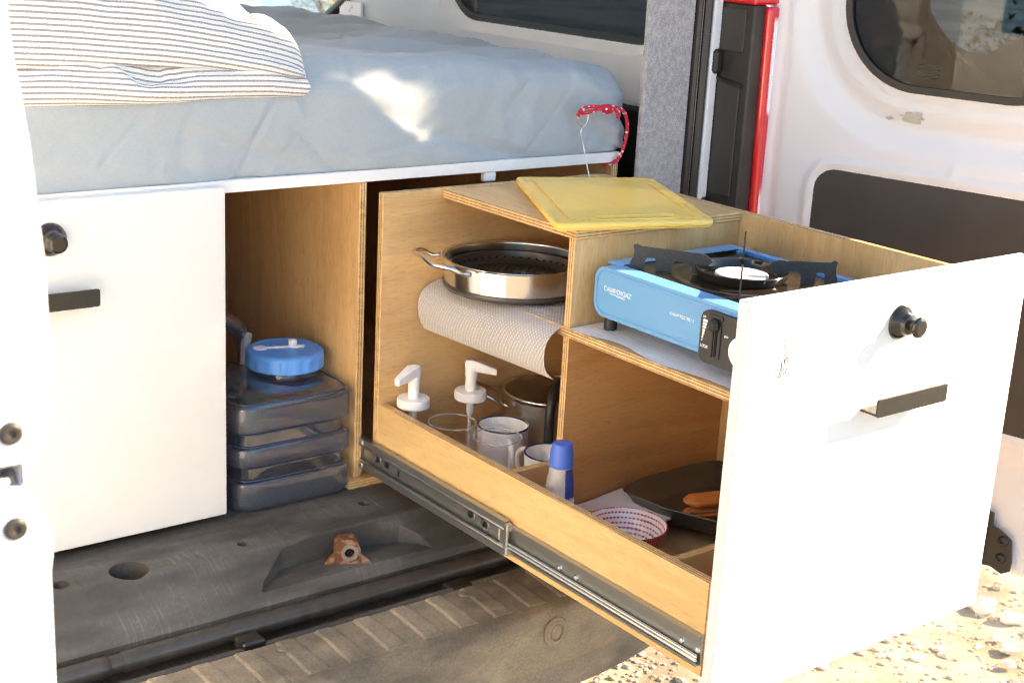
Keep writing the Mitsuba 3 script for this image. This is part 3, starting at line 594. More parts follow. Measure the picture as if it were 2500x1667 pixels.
def pull(parent, x0, x1, z0, z1, y):
    plate = ell(rrect(x0, x1, z0, z1, 0.003), 0.0028, (0, y - 0.0245, 0), (1, 0, 0), (0, 0, 1))
    web = cat([cbox(x0 + 0.001, x1 - 0.001, y - 0.0248, y - 0.0003, z0 + 0.0008, z0 + 0.0038, 0.0008)])
    obj('handle', cat([plate, web]), 'black_satin', parent, 30)
obj('knob', lathe_along([(r * 1.0, h) for r, h in KNOB], (-0.2475, 0.0, 0.4372), (0, -1, 0), 40), 'black_enamel', cd, 30)
pull(cd, -0.325, -0.1938, 0.3485, 0.3720, 0.0)

# ---------------------------------------------------------------- the pulled out kitchen drawer
kd = thing('kitchen_drawer', 'tall plywood kitchen drawer pulled far out with a white front', 'drawer')
XL, XR, YF = 0.2500, 0.6797, -0.7362
obj('side_panel', cbox(XL, XL + 0.0130, YF, -0.0135, 0.0106, 0.134, 0.001), 'wood_pale_x', kd)
obj('side_panel', cbox(XR, XR + 0.0130, YF, 0.0, 0.0106, 0.461, 0.001), 'wood_up_x', kd)
obj('back_panel', cbox(XL, XR - 0.0003, -0.013, 0.0, 0.0106, 0.4625, 0.001), 'wood_y', kd)
obj('bottom_panel', cbox(XL + 0.0133, XR - 0.0003, YF, -0.0133, 0.0125, 0.0235, 0.0008), 'wood_z', kd)
obj('divider', cbox(0.358, XR - 0.0003, -0.3290, -0.3160, 0.3224, 0.4480, 0.001), 'wood_up_y', kd)
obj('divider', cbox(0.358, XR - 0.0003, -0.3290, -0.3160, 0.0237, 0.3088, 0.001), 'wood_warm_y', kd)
obj('divider', cbox(XL + 0.0133, 0.3578, -0.3300, -0.3180, 0.0237, 0.126, 0.001), 'wood_y', kd)
obj('divider', cbox(XL + 0.0133, XR - 0.0003, -0.6510, -0.6390, 0.0237, 0.121, 0.001), 'wood_y', kd)
obj('shelf', cbox(0.3565, XR - 0.0003, YF, -0.0133, 0.3090, 0.3222, 0.001), 'wood_z', kd)
obj('lid', cbox(0.3575, XR - 0.0003, -0.3320, -0.0133, 0.4482, 0.4612, 0.001), 'wood_z', kd)
obj('front_post', cbox(XR - 0.016, XR - 0.0005, YF, YF + 0.05, 0.0237, 0.3088, 0.001), 'wood_up_x', kd)
fp = obj('front_panel', cbox(0.2507, 0.7799, -0.7525, -0.7365, -0.0272, 0.4765, 0.0012), 'laminate', kd)
obj('knob', lathe_along(KNOB, (0.522, -0.7525, 0.4190), (0, -1, 0), 48), 'black_enamel', kd, 30)
pull(kd, 0.4645, 0.5985, 0.3135, 0.3360, -0.7525)
# small ink sketch of a tower on the front
def stroke(pts, w): return sg.LineString(pts).buffer(w / 2, quad_segs=3)
SK = [stroke([(0.3143, 0.429), (0.3165, 0.4243), (0.3162, 0.4194), (0.3155, 0.4146)], 0.0007), stroke([(0.3162, 0.4194), (0.3193, 0.4190), (0.3218, 0.4186), (0.3215, 0.423)], 0.0006), stroke([(0.3155, 0.4146), (0.3171, 0.4064), (0.3171, 0.402)], 0.0010),
      stroke([(0.3223, 0.4136), (0.3224, 0.4037)], 0.0005), stroke([(0.3196, 0.414), (0.3192, 0.404)], 0.0004), stroke([(0.3171, 0.402), (0.3186, 0.4005), (0.3212, 0.403), (0.3239, 0.4028)], 0.0009), sg.Polygon([(0.3178, 0.4005), (0.3206, 0.4012), (0.3198, 0.397), (0.3182, 0.3965)]),
      sg.Polygon([(0.3242, 0.3944), (0.3236, 0.3847), (0.3218, 0.3850), (0.3228, 0.389)]), stroke([(0.3239, 0.403), (0.3242, 0.3944)], 0.0007), stroke([(0.3189, 0.397), (0.3189, 0.3903), (0.3182, 0.3843), (0.3205, 0.3849), (0.3226, 0.3847)], 0.0008), stroke([(0.3251, 0.3818), (0.3287, 0.3838)], 0.0014),
      stroke([(0.3143, 0.3999), (0.3138, 0.392), (0.3119, 0.3819)], 0.0008), stroke([(0.3155, 0.397), (0.3158, 0.392), (0.3147, 0.3820)], 0.0007), stroke([(0.3138, 0.393), (0.3156, 0.3926)], 0.0007), stroke([(0.3087, 0.3804), (0.3119, 0.3815), (0.3147, 0.3820)], 0.0010)]
SK += [sg.Point(p).buffer(r) for p, r in (((0.2886, 0.4158), 0.0007), ((0.3076, 0.4053), 0.0009), ((0.3025, 0.4034), 0.0008), ((0.2993, 0.4022), 0.0008), ((0.2894, 0.3926), 0.0007), ((0.348, 0.3969), 0.0009))]
SK += [stroke([(0.3330, 0.4112), (0.3348, 0.4106), (0.3362, 0.4122)], 0.0006), stroke([(0.3400, 0.4212), (0.3428, 0.4207), (0.3440, 0.4190)], 0.0004)]
obj('ink_sketch', cat([ell(s, 0.0003, (0, -0.7526, 0), (1, 0, 0), (0, 0, 1)) for s in SK]), 'ink_black', fp)
# telescopic slide on the low side: wide member, narrow member, retainer, slots, screws
def cprof(y0, y1, x0, z0, z1, d, lip, t=0.0014):
    pts = [(0, z0 + lip), (0, z0), (d, z0), (d, z1), (0, z1), (0, z1 - lip), (t, z1 - lip), (t, z1 - t), (d - t, z1 - t), (d - t, z0 + t), (t, z0 + t), (t, z0 + lip)]
    return ell(sg.Polygon([(x0 + a, b2) for a, b2 in pts]), y1 - y0, (0, y1, 0), (1, 0, 0), (0, 0, 1))
slot = lambda y, w, h, z: cbox(0.22, 0.2475, y - w / 2, y + w / 2, z - h / 2, z + h / 2, 0.001)
s1 = obj('slide_rail', cut(cprof(-0.362, 0.05, 0.2360, 0.0215, 0.0720, 0.0095, 0.010), slot(-0.026, 0.010, 0.012, 0.048), slot(-0.052, 0.013, 0.010, 0.046), slot(-0.085, 0.006, 0.011, 0.044), slot(-0.274, 0.012, 0.012, 0.049), slot(-0.306, 0.014, 0.012, 0.046)), 'zinc', kd, 25)
for y, z in ((-0.026, 0.048), (-0.274, 0.049), (-0.309, 0.0445)):
    obj('slot_rim', ell(sg.Point(0, 0).buffer(0.0085, quad_segs=8).difference(sg.Point(0, 0).buffer(0.0062)), 0.001, (0.2440, y, z), (0, -1, 0), (0, 0, 1)), 'zinc_bright', s1)
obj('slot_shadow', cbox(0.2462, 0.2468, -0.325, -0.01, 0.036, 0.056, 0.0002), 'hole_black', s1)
obj('ball_track', cat([tube([[0.2372, y, z] for y in np.linspace(-0.36, 0.045, 12)], 0.0028, 8) for z in (0.0335, 0.0605)]), 'zinc_bright', s1, True)
for z in (0.060, 0.0225):
    obj('end_cap', cbox(0.2335, 0.2450, 0.003, 0.018, z, z + 0.0105, 0.003), 'steel_soft', s1)
obj('retainer', cat([cbox(0.2345, 0.2455, -0.370, -0.3615, 0.0235, 0.036, 0.002), cbox(0.2345, 0.2455, -0.370, -0.3615, 0.0575, 0.0705, 0.002), cbox(0.2375, 0.2415, -0.3665, -0.350, 0.034, 0.060, 0.0015), cbox(0.2355, 0.2385, -0.352, -0.343, 0.040, 0.062, 0.0015)]), 'zinc', s1)
s2 = obj('slide_rail', cut(cprof(YF + 0.001, -0.362, 0.2405, 0.0265, 0.0665, 0.0085, 0.004), cbox(0.235, 0.2475, -0.489, -0.484, 0.038, 0.052, 0.001)), 'zinc', kd, 25)
obj('ball_track', cat([tube([[0.2425, y, z] for y in np.linspace(YF + 0.002, -0.364, 14)], 0.0026, 8) for z in (0.0335, 0.0385)]), 'zinc_bright', s2, True)
for y in (-0.4702, -0.5041, -0.7022, -0.7290):
    obj('screw', lathe_along([(0, 0.0008), (0.0012, 0.0008), (0.0018, 0.002), (0.0035, 0.0016), (0.0045, 0)], (0.2474, y, 0.0448), (-1, 0, 0), 16), 'zinc_bright', s2, 30)

# ---------------------------------------------------------------- bedding
def rbox_grid(lo, hi, r, st, disp, zmin=None):
    lo, hi = np.array(lo), np.array(hi); out = []
    n = np.maximum(2, np.round((hi - lo) / st).astype(int) + 1); L = [np.linspace(lo[k], hi[k], n[k]) for k in range(3)]
    for ax_, side in ((1, 0), (2, 1), (0, 1), (0, 0)):
        a, b2 = [k for k in range(3) if k != ax_]
        A, B = np.meshgrid(L[a], L[b2], indexing='ij'); Q = np.zeros(A.shape + (3,)); Q[..., a], Q[..., b2], Q[..., ax_] = A, B, (hi if side else lo)[ax_]
        c = np.clip(Q, lo + r, hi - r); d = Q - c; nn = d / np.maximum(np.linalg.norm(d, axis=-1, keepdims=True), 1e-9)
        Q = c + r * nn; Q = Q + nn * disp(Q, nn)[..., None]
        if zmin is not None: Q[..., 2] = zmin + (Q[..., 2] - zmin) * (1 - 0.26 * np.clip((Q[..., 0] - 0.58) / 0.19, 0, 1) ** 2 * (Q[..., 2] > zmin))
        if zmin is not None: Q[..., 2] = np.maximum(Q[..., 2], zmin + 0.004 * np.clip((Q[..., 0] - 0.66) / 0.08, 0, 1) ** 2)
        out.append(grid(Q, (ax_ == 1) != bool(side)))
    m = cat(out); m.merge_vertices(digits_vertex=6); return m
def mat_disp(Q, n):
    x, y, z = Q[..., 0], Q[..., 1], Q[..., 2]
    f = meshkit.fbm
    h = 0.006 * (f(np.stack([x * 4, y * 4, z * 5], -1), 3, 2) - 0.5) * 2
    # pulled cloth: folds fanning towards the lower right corner and along the bottom edge
    ang = np.arctan2(z - 0.46, 0.80 - x); rad = np.hypot(z - 0.46, 0.80 - x)
    fold = (meshkit.noise(np.stack([ang * 9, rad * 3, y * 2], -1), 5) - 0.5) * np.exp(-rad / 0.20) * 0.034
    lo_ = (meshkit.noise(np.stack([x * 14 + (z - 0.5) * 42, z * 9, y * 3], -1), 6) - 0.5) * 0.013 * np.clip((0.60 - z) / 0.08, 0, 1)
    cr = (meshkit.noise(np.stack([x * 34 - z * 12, z * 5, y * 9], -1), 8) - 0.5) * 0.0042
    top = np.clip((z - 0.63) / 0.02, 0, 1) * ((meshkit.noise(np.stack([x * 5, y * 17 + x * 4, 0 * x], -1), 9) - 0.5) * 0.026 + (meshkit.noise(np.stack([x * 9 + y * 5, y * 40, 0 * x], -1), 10) - 0.5) * 0.010)
    rg = lambda q_, sd, w_: np.clip(1 - np.abs(meshkit.noise(q_, sd) - 0.5) / w_, 0, 1) ** 2
    cr = cr - 0.0022 * rg(np.stack([x * 6 + z * 7, z * 3 - x * 1.5, y * 3], -1), 21, 0.035) - 0.0018 * rg(np.stack([x * 11 - z * 9, z * 5 + x * 2, y * 6 + x], -1), 22, 0.04) + 0.0016 * rg(np.stack([x * 17 + z * 4, z * 4, y * 9], -1), 23, 0.05)
    crease = -0.0030 * np.exp(-((x - 0.06 - 0.5 * (z - 0.55)) / 0.004) ** 2) * np.clip((0.62 - z) / 0.05, 0, 1) - 0.004 * np.exp(-((x - 0.16 + 1.1 * (z - 0.52)) / 0.006) ** 2) * np.clip((0.58 - z) / 0.04, 0, 1) - 0.004 * np.exp(-(((z - 0.520) - 0.16 * (x - 0.26)) / 0.004) ** 2) * np.exp(-((x - 0.32) / 0.10) ** 2)
    return h + fold + lo_ + cr + top + crease
single('mattress', rbox_grid((-0.60, 0.020, 0.455), (0.770, 2.05, 0.650), 0.052, 0.006, mat_disp, 0.4932), 'bed_sheet', 'mattress in a grey blue fitted sheet on the bed platform', 'mattress', True)

dv = thing('duvet', 'folded duvet with thin dark stripes on the left of the mattress', 'duvet')
def slab(xr, ztop, yf, yb, zb, th, er, seed, name, tilt=0.0):
    ns, nt = 240, 150
    s = np.linspace(0, 1, ns); t = np.linspace(0, 1, nt) ** 1.7
    xL = -0.59
    Yg = yf + (yb - yf) * t[None, :] + 0 * s[:, None]
    XRg = np.interp(Yg, *xr)
    Xg = xL + (XRg - xL) * (1 - (1 - s[:, None]) ** 1.6)
    yfw = 0.006 * (meshkit.noise(np.stack([Xg * 11, 0 * Xg, 0 * Xg + seed], -1), seed) - 0.5) * 2 * np.exp(-(Yg - yf) / 0.05)
    Yg = Yg + yfw
    d = np.minimum(Yg - Yg[:, :1], (XRg - Xg))
    e = np.clip(d / er, 0, 1); prf = np.sqrt(1 - (1 - e) ** 2)
    zt = ztop(Xg, Yg); full = np.maximum(zt - zb, 0.012)
    w = (meshkit.noise(np.stack([Xg * 7 + Yg * 9, Yg * 11 - Xg * 3, 0 * Xg], -1), seed + 1) - 0.5) * 0.034 + (meshkit.noise(np.stack([Xg * 22 + Yg * 26, Yg * 24 - Xg * 6, 0 * Xg], -1), seed + 2) - 0.5) * 0.030 + (meshkit.noise(np.stack([Xg * 60, Yg * 30, 0 * Xg], -1), seed + 3) - 0.5) * 0.010 - 0.016 * np.clip(0.10 - np.abs(meshkit.noise(np.stack([Xg * 9 + Yg * 16, Yg * 10 - Xg * 2, 0 * Xg], -1), seed + 5) - 0.5), 0, 1) * 4 * 0.5
    mid = zb + full * 0.42
    up2 = mid + (full * 0.58 + w) * prf; dn = mid - (full * 0.42) * prf
    yd = np.clip(0.065 - Yg, 0, 0.0449); drop = 0.045 - np.sqrt(0.045 ** 2 - yd ** 2)
    up2 = up2 - drop * 0.9; dn = dn - drop * 0.9
    top = np.stack([Xg, Yg, up2], -1); bot = np.stack([Xg, Yg, dn], -1)
    # arc length along y for the stripes
    def arc(P): return np.concatenate([np.zeros((ns, 1)), np.cumsum(np.linalg.norm(np.diff(P, axis=1)[..., 1:], axis=-1), 1)], 1)
    uvt = np.stack([top[..., 0], arc(top) + tilt * top[..., 0]], -1).reshape(-1, 2); uvb = np.stack([bot[..., 0], -arc(bot) + tilt * bot[..., 0]], -1).reshape(-1, 2)
    m = cat([grid(top), grid(bot, True)])
    obj(name, m, 'striped_cotton', dv, True, uv=np.vstack([uvt, uvb]))
slab(([0.0, 0.10, 0.3, 0.6, 1.0], [0.137, 0.142, 0.145, 0.10, 0.0]), lambda x, y: 0.652 + 0.028 + 0.004 * np.sin(x * 23), 0.006, 0.9, 0.640, 0.03, 0.022, 31, 'lower_fold', 0.05)
def zup(x, y): return 0.676 + 0.105 * (1 - np.exp(-np.clip(0.135 - x, 0, 2) / 0.17)) + 0.30 * np.clip(y - 0.05, 0, 0.25) * np.clip((0.14 - x) / 0.1, 0.25, 1) + 0.06 * np.clip(y - 0.3, 0, 0.4)
slab(([0.0, 0.10, 0.3, 0.6, 1.0], [0.132, 0.140, 0.135, 0.07, -0.05]), zup, 0.0115, 0.9, 0.668, 0.08, 0.055, 47, 'upper_fold', 0.03)
single('pillow', rbox_grid((0.30, 1.24, 0.635), (0.665, 1.50, 0.72), 0.032, 0.02, lambda Q, n: 0.01 * (meshkit.noise(Q * 8, 3) - 0.5)), 'striped_cotton', 'striped pillow at the far end of the mattress', 'pillow', True)

# ---------------------------------------------------------------- pin and red cord
ring = [(0.6415 + 0.0115 * math.sin(a) + (0.001 if abs(a) > 2 else 0), 0.003, 0.5575 - 0.0165 * math.cos(a)) for a in np.linspace(0.25, 6.03, 30)]
pinp = [(0.6447, -0.020, 0.462), (0.6446, -0.012, 0.480), (0.6440, 0.000, 0.510), (0.6425, 0.003, 0.540)] + ring[0:] + [(0.6412, 0.003, 0.540)]
single('locking_pin', tube(spline(pinp, 90), 0.0011, 8), 'steel', 'thin steel wire pin with a ring top standing in the drawer lid', 'pin', True)
cp = [(0.6300, 0.002, 0.5600), (0.6310, -0.004, 0.5695), (0.640, -0.007, 0.5745), (0.655, -0.007, 0.5750), (0.668, -0.008, 0.5735), (0.680, -0.008, 0.5690), (0.690, -0.008, 0.5725), (0.705, -0.008, 0.5715), (0.720, -0.006, 0.566), (0.7315, -0.003, 0.5535), (0.7385, 0.0, 0.536), (0.7405, 0.004, 0.516), (0.7385, 0.008, 0.497), (0.731, 0.012, 0.480), (0.718, 0.03, 0.468)]
ck = [tube(spline(cp, 90), 0.0030, 10), tube(spline([(0.6300, 0.002, 0.5600), (0.637, -0.002, 0.5640), (0.648, -0.007, 0.5665), (0.660, -0.009, 0.5700), (0.672, -0.010, 0.5725), (0.684, -0.011, 0.5700)], 40), 0.0028, 10)]
a = np.linspace(0, 12.5, 60); ck.append(tube(np.c_[0.674 + a * 0.0014, -0.0085 + 0.0052 * np.cos(a * 1.5), 0.5700 + 0.0058 * np.sin(a * 1.5)], 0.0026, 8))
ck.append(tube(spline([(0.694, -0.010, 0.5705), (0.701, -0.012, 0.5675), (0.7045, -0.013, 0.5605), (0.7035, -0.013, 0.5545)], 20), np.linspace(0.0028, 0.0038, 20), 10))
single('cord', cat(ck), 'red_cord', 'red and white cord knotted through the ring of the wire pin', 'cord', True)

# ---------------------------------------------------------------- cutting board on the lid
bq = [(0.4950, -0.0180), (0.3295, -0.3240), (0.5560, -0.3935), (0.7015, -0.1048)]
bd = sg.Polygon(bq).buffer(-0.012).buffer(0.012, quad_segs=6); inner = sg.Polygon(bq).buffer(-0.020).buffer(-0.004).buffer(0.004)
cbk = thing('cutting_board', 'yellow plastic cutting board lying on the drawer lid', 'cutting board')
c0 = np.array(bq).mean(0); e1 = np.array(bq[2]) - np.array(bq[1]); e1 /= np.linalg.norm(e1); e2 = np.array(bq[0]) - np.array(bq[1]); e2 -= e1 * e2.dot(e1); e2 /= np.linalg.norm(e2)
slotp = affinity.affine_transform(rrect(-0.055, 0.075, -0.010, 0.010, 0.0099), [e1[0], e2[0], e1[1], e2[1], *(np.array(bq[1]) * 0.5 + np.array(bq[2]) * 0.5 + e2 * 0.030)])
groove = inner.exterior.buffer(0.0032).difference(slotp.buffer(0.006))
m1 = ell(bd.difference(slotp), 0.0105, (0, 0, 0.4615), (1, 0, 0), (0, 1, 0))
gro = ell(groove, 0.02, (0, 0, 0.4698), (1, 0, 0), (0, 1, 0))
obj('board', cut(m1, gro), 'yellow_plastic', cbk, 30)
obj('rim', loft([np.array([[*bd.buffer(d).exterior.interpolate(t, normalized=True).coords[0], z] for t in np.linspace(0, 1, 140, endpoint=False)]) for d, z in ((0.0004, 0.4630), (0.0024, 0.4645), (0.0030, 0.4670), (0.0024, 0.4700), (0.0008, 0.4722), (-0.004, 0.4727), (-0.007, 0.4721))]), 'yellow_plastic', cbk, True)
obj('handle_slot', loft([np.array([[*slotp.buffer(d).exterior.interpolate(t, normalized=True).coords[0], z] for t in np.linspace(0, 1, 80, endpoint=False)]) for d, z in ((0.005, 0.4720), (0.0035, 0.4732), (0.001, 0.4732), (0.0, 0.4715), (-0.0005, 0.4620))]), 'yellow_plastic', cbk, True)

# ---------------------------------------------------------------- mats
def sheet_mesh(prof_fn, ys, thick=0.0012, ns=90):
    rows, U = [], []
    for y in ys:
        p = np.array(prof_fn(y)); q = spline(np.c_[p, 0 * p[:, 0]], ns)[:, :2]
        rows.append(np.c_[q[:, 0], np.full(ns, y), q[:, 1]])
    P = np.array(rows); s = np.r_[0, np.cumsum(np.linalg.norm(np.diff(P[len(P) // 2], axis=0), axis=1))]
    uv = np.stack(np.meshgrid(np.array(ys), s, indexing='ij'), -1)
    return grid(P), uv.reshape(-1, 2)
def curl(y):
    t = (y + 0.018) / -0.296        # 0 at the back, 1 at the divider
    bx = 0.316 * (1 - t) + 0.329 * t
    return [(0.672, 0.3238), (0.50, 0.3238), (0.40, 0.3240), (0.366, 0.3236), (0.350 - 0.01 * (1 - t), 0.3180), (bx + 0.004, 0.304), (bx - 0.001, 0.283), (bx + 0.003, 0.262), (bx + 0.013 + 0.006 * t, 0.2450)]
ms, uvs = sheet_mesh(curl, np.linspace(-0.018, -0.314, 60))
single('shelf_mat', ms, 'anti_slip', 'dimpled white anti slip mat curling down off the rear shelf', 'mat', True, uv=uvs)
ysm = np.linspace(-0.3305, -0.735, 80)
def flat(y):
    e = 0.3615 + 0.010 * math.sin(y * 26) * math.exp(-((y + 0.42) / 0.09) ** 2) - 0.004 * math.sin(y * 11)
    return [(0.678, 0.3236), (0.55, 0.3237), (0.45, 0.3238), (e + 0.02, 0.3238), (e, 0.3236 + 0.0008 * math.sin(y * 40))]
ms, uvs = sheet_mesh(flat, ysm)
single('shelf_mat', ms, 'ribbed_mat', 'white ribbed mat lying flat under the camping stove', 'mat', True, uv=uvs)

# ---------------------------------------------------------------- steel pan with black strainer on the rear shelf
pan = thing('steel_pan', 'shallow stainless steel pan with a loop handle on the rear shelf', 'pan')
PC = (0.4155, -0.1275, 0.3245)
RP = 0.1100
obj('body', lathe([(0.0, 0.0035), (RP - 0.012, 0.0035), (RP - 0.004, 0.010), (RP - 0.003, 0.014), (RP - 0.0015, 0.047), (RP + 0.0015, 0.0495), (RP + 0.001, 0.0505), (RP - 0.0035, 0.0495), (RP - 0.005, 0.047), (RP - 0.006, 0.012), (0.0, 0.010)], PC, 96), 'steel', pan, 40)
obj('base_ring', lathe([(0, 0), (RP - 0.018, 0.0), (RP - 0.006, 0.003), (RP - 0.0005, 0.009), (RP - 0.0005, 0.0125), (RP - 0.004, 0.0135)], PC, 96), 'black_coat', pan, 40)
ha = math.radians(166)
hd, hn = np.array([math.cos(ha), math.sin(ha), 0]), np.array([-math.sin(ha), math.cos(ha), 0]); pc = np.array(PC)
hp = [pc + hd * (RP - 0.012) + hn * 0.064 + [0, 0, 0.044], pc + hd * (RP - 0.002) + hn * 0.064 + [0, 0, 0.044], pc + hd * (RP + 0.016) + hn * 0.062 + [0, 0, 0.052], pc + hd * (RP + 0.036) + hn * 0.046 + [0, 0, 0.055], pc + hd * (RP + 0.042) + [0, 0, 0.060], pc + hd * (RP + 0.036) - hn * 0.046 + [0, 0, 0.055], pc + hd * (RP + 0.016) - hn * 0.062 + [0, 0, 0.052], pc + hd * (RP - 0.002) - hn * 0.064 + [0, 0, 0.043], pc + hd * (RP - 0.012) - hn * 0.064 + [0, 0, 0.044]]
obj('loop_handle', tube(spline(hp, 60), 0.0036, 10), 'steel', pan, True)
st = thing('strainer', 'round black strainer with small holes nested in the steel pan', 'strainer')
sp = [(0.0, 0.0180), (0.080, 0.0185), (0.089, 0.021), (0.0945, 0.028), (0.0965, 0.037), (0.0985, 0.038), (0.0985, 0.0365), (0.0970, 0.035), (0.0960, 0.027), (0.090, 0.0195), (0.080, 0.0165), (0.0, 0.016)][::-1]
obj('dish', lathe(sp, PC, 80), 'black_coat', st, 40)
dots = []
for rr, nn, zz in ((0.0935, 46, 0.0275), (0.083, 44, 0.0193), (0.074, 40, 0.0187), (0.062, 34, 0.0186), (0.048, 26, 0.0185), (0.032, 18, 0.0184)):
    for k in range(nn):
        a2 = 6.283 * (k + 0.5 * (nn % 4 == 0)) / nn
        nrm = (-math.cos(a2), -math.sin(a2), 1.0) if rr > 0.09 else (0, 0, 1)
        dots.append(cyl((PC[0] + rr * math.cos(a2), PC[1] + rr * math.sin(a2), PC[2] + zz - 0.0002), nrm, 0.0019, 0.0008, 8))
obj('drain_hole', cat(dots), 'hole_black', st, kind='stuff')

# ---------------------------------------------------------------- camping stove
cs = thing('camping_stove', 'blue single burner gas camping stove on the drawer shelf', 'camping stove')
SX0, SX1, SY0, SY1, SZ0, SZ1 = 0.385, 0.650, -0.688, -0.345, 0.3455, 0.4155
# body: cross section in (x, z) with rounded shoulders, ends rounded in elevation
prof_b = rrect(SY0, SY1, SZ0, SZ1, 0.020, 10)
body = ell(prof_b, SX1 - SX0, (SX0, 0, 0), (0, 1, 0), (0, 0, 1))
trayp = rrect(0.414, 0.632, -0.605, -0.3725, 0.006)
bodyk = obj('body', cut(body, ell(trayp, 0.05, (0, 0, SZ1 - 0.006), (1, 0, 0), (0, 1, 0))), 'stove_blue', cs, 35)
obj('face_bead', ell(rrect(SY0 + 0.003, SY1 - 0.005, SZ0 + 0.005, SZ1 - 0.004, 0.017).difference(rrect(SY0 + 0.005, SY1 - 0.0068, SZ0 + 0.0068, SZ1 - 0.0058, 0.0155)), 0.0008, (SX0 - 0.0006, 0, 0), (0, 1, 0), (0, 0, 1)), 'stove_blue_edge', bodyk)
obj('face_bead', ell(rrect(-0.598, -0.352, SZ0 + 0.0095, SZ1 - 0.010, 0.012).difference(rrect(-0.5968, -0.3532, SZ0 + 0.0107, SZ1 - 0.0112, 0.011)), 0.0006, (SX0 - 0.0004, 0, 0), (0, 1, 0), (0, 0, 1)), 'stove_blue', bodyk)
obj('top_rim', cat([cbox(0.405, 0.648, -0.3715, -0.3455, 0.4145, 0.4180, 0.001), cbox(0.634, 0.649, -0.60, -0.3725, 0.4145, 0.4180, 0.001)]), 'stove_blue', bodyk)
obj('drip_tray', cat([ell(trayp.buffer(-0.0005), 0.003, (0, 0, 0.4098), (1, 0, 0), (0, 1, 0)), cbox(0.4122, 0.6335, -0.3735, -0.3717, 0.411, 0.4172, 0.0005)]), 'black_enamel', cs)
BCx, BCy = 0.5205, -0.4890
obj('tray_dish', lathe([(0.098, 0.4131), (0.095, 0.4145), (0.090, 0.4140), (0.082, 0.4132)], (BCx, BCy, 0), 64), 'black_enamel', cs, True)
obj('burner_ring', lathe([(0.036, 0.4134), (0.052, 0.4140), (0.057, 0.4180), (0.0595, 0.4260), (0.0625, 0.4270), (0.0635, 0.4255), (0.0615, 0.4180), (0.058, 0.4133)], (BCx, BCy, 0), 64), 'black_enamel', cs, 40)
obj('burner_cap', lathe([(0.0, 0.4200), (0.030, 0.4198), (0.0330, 0.4210), (0.0358, 0.4202), (0.0365, 0.4170), (0.034, 0.4134)], (BCx, BCy, 0), 56), 'cap_grey', cs, 30)
armp = sg.Polygon([(0.058, 0.414), (0.056, 0.424), (0.046, 0.4275), (0.040, 0.4325), (0.048, 0.4395), (0.058, 0.4425), (0.070, 0.4420), (0.085, 0.4435), (0.112, 0.4438), (0.138, 0.4450), (0.1435, 0.4478), (0.148, 0.4465), (0.1465, 0.438), (0.1475, 0.430), (0.151, 0.422), (0.1515, 0.4135), (0.132, 0.4132), (0.131, 0.428), (0.1285, 0.4305), (0.118, 0.4305), (0.1165, 0.428), (0.1155, 0.4134), (0.094, 0.4134), (0.093, 0.4260), (0.090, 0.4290), (0.074, 0.4285), (0.0665, 0.4225), (0.066, 0.415)])
armp = armp.buffer(0.0008).buffer(-0.0004)
for a2 in (133, -47, 46, 226):
    d2 = np.array([math.cos(math.radians(a2)), math.sin(math.radians(a2)), 0])
    if a2 in (46, 226): d2 = np.array([0.736, 0.677, 0]) * (1 if a2 == 46 else -1)
    perp = np.cross(d2, [0, 0, 1])
    L = 0.84 if a2 in (-47, 226) else 1.0
    pa = affinity.scale(armp, L, 1, origin=(0, 0))
    tk = 0.0022
    obj('pot_support', ell(pa, tk, np.array([BCx, BCy, 0]) - perp * tk / 2, d2, (0, 0, 1)), 'cast_iron', cs)
for y in (-0.360, -0.670):
    for x in (0.4026, 0.632):
        obj('foot', lathe([(0, 0), (0.0085, 0), (0.0095, 0.002), (0.0085, 0.022), (0, 0.022)], (x, y - 0.004, 0.3246), 20), 'black_plastic', cs, 30)
# control panel on the front face
pk = obj('control_panel', ell(rrect(-0.69, -0.600, 0.3400, 0.4080, 0.012), 0.006, (SX0 - 0.0001, 0, 0), (0, -1, 0), (0, 0, 1)) if False else ell(rrect(-0.69, -0.5585, 0.3385, 0.4065, 0.013), 0.0065, (SX0 - 0.0062, 0, 0), (0, 1, 0), (0, 0, 1)), 'grey_plastic', cs, 30)
FX = SX0 - 0.0066
obj('lever_slot', cbox(FX - 0.0004, FX + 0.002, -0.5895, -0.5845, 0.350, 0.388, 0.0008), 'hole_black', pk)
obj('lever', cat([cbox(FX - 0.010, FX, -0.5945, -0.5790, 0.3830, 0.3990, 0.004), cbox(FX - 0.002, FX, -0.5980, -0.5755, 0.398, 0.4035, 0.0015)]), 'black_plastic', pk, 30)
obj('lever_track', cat([cbox(FX - 0.0022, FX, -0.5830, -0.5795, 0.348, 0.392, 0.001), cbox(FX - 0.0022, FX, -0.5960, -0.5925, 0.348, 0.392, 0.001)]), 'grey_plastic', pk)
AX = (0, -1, 0), (0, 0, 1)
obj('gauge_mark', cat([cbox(FX - 0.0004, FX + 0.0002, -0.5630 - w, -0.5630, z, z + 0.0034, 0.0001) for w, z in ((0.0075, 0.3905), (0.0068, 0.3862), (0.0058, 0.3819), (0.0047, 0.3776), (0.0036, 0.3734), (0.0024, 0.3692), (0.0012, 0.3652))]), 'ink_white', pk)
obj('lettering', text('LOCK', 0.0036, (FX, -0.5612, 0.3575), *AX), 'ink_white', pk)
obj('lettering', text('UP', 0.0028, (FX, -0.5625, 0.3958), *AX), 'ink_white', pk)
obj('lettering', text('OFF', 0.0028, (FX, -0.6010, 0.3790), *AX), 'ink_white', pk)
obj('dial', lathe_along([(0, 0.0015), (0.0185, 0.0015), (0.0195, 0.0008), (0.0195, 0)], (FX, -0.6300, 0.3660), (-1, 0, 0), 40), 'white_plastic', pk, 30)
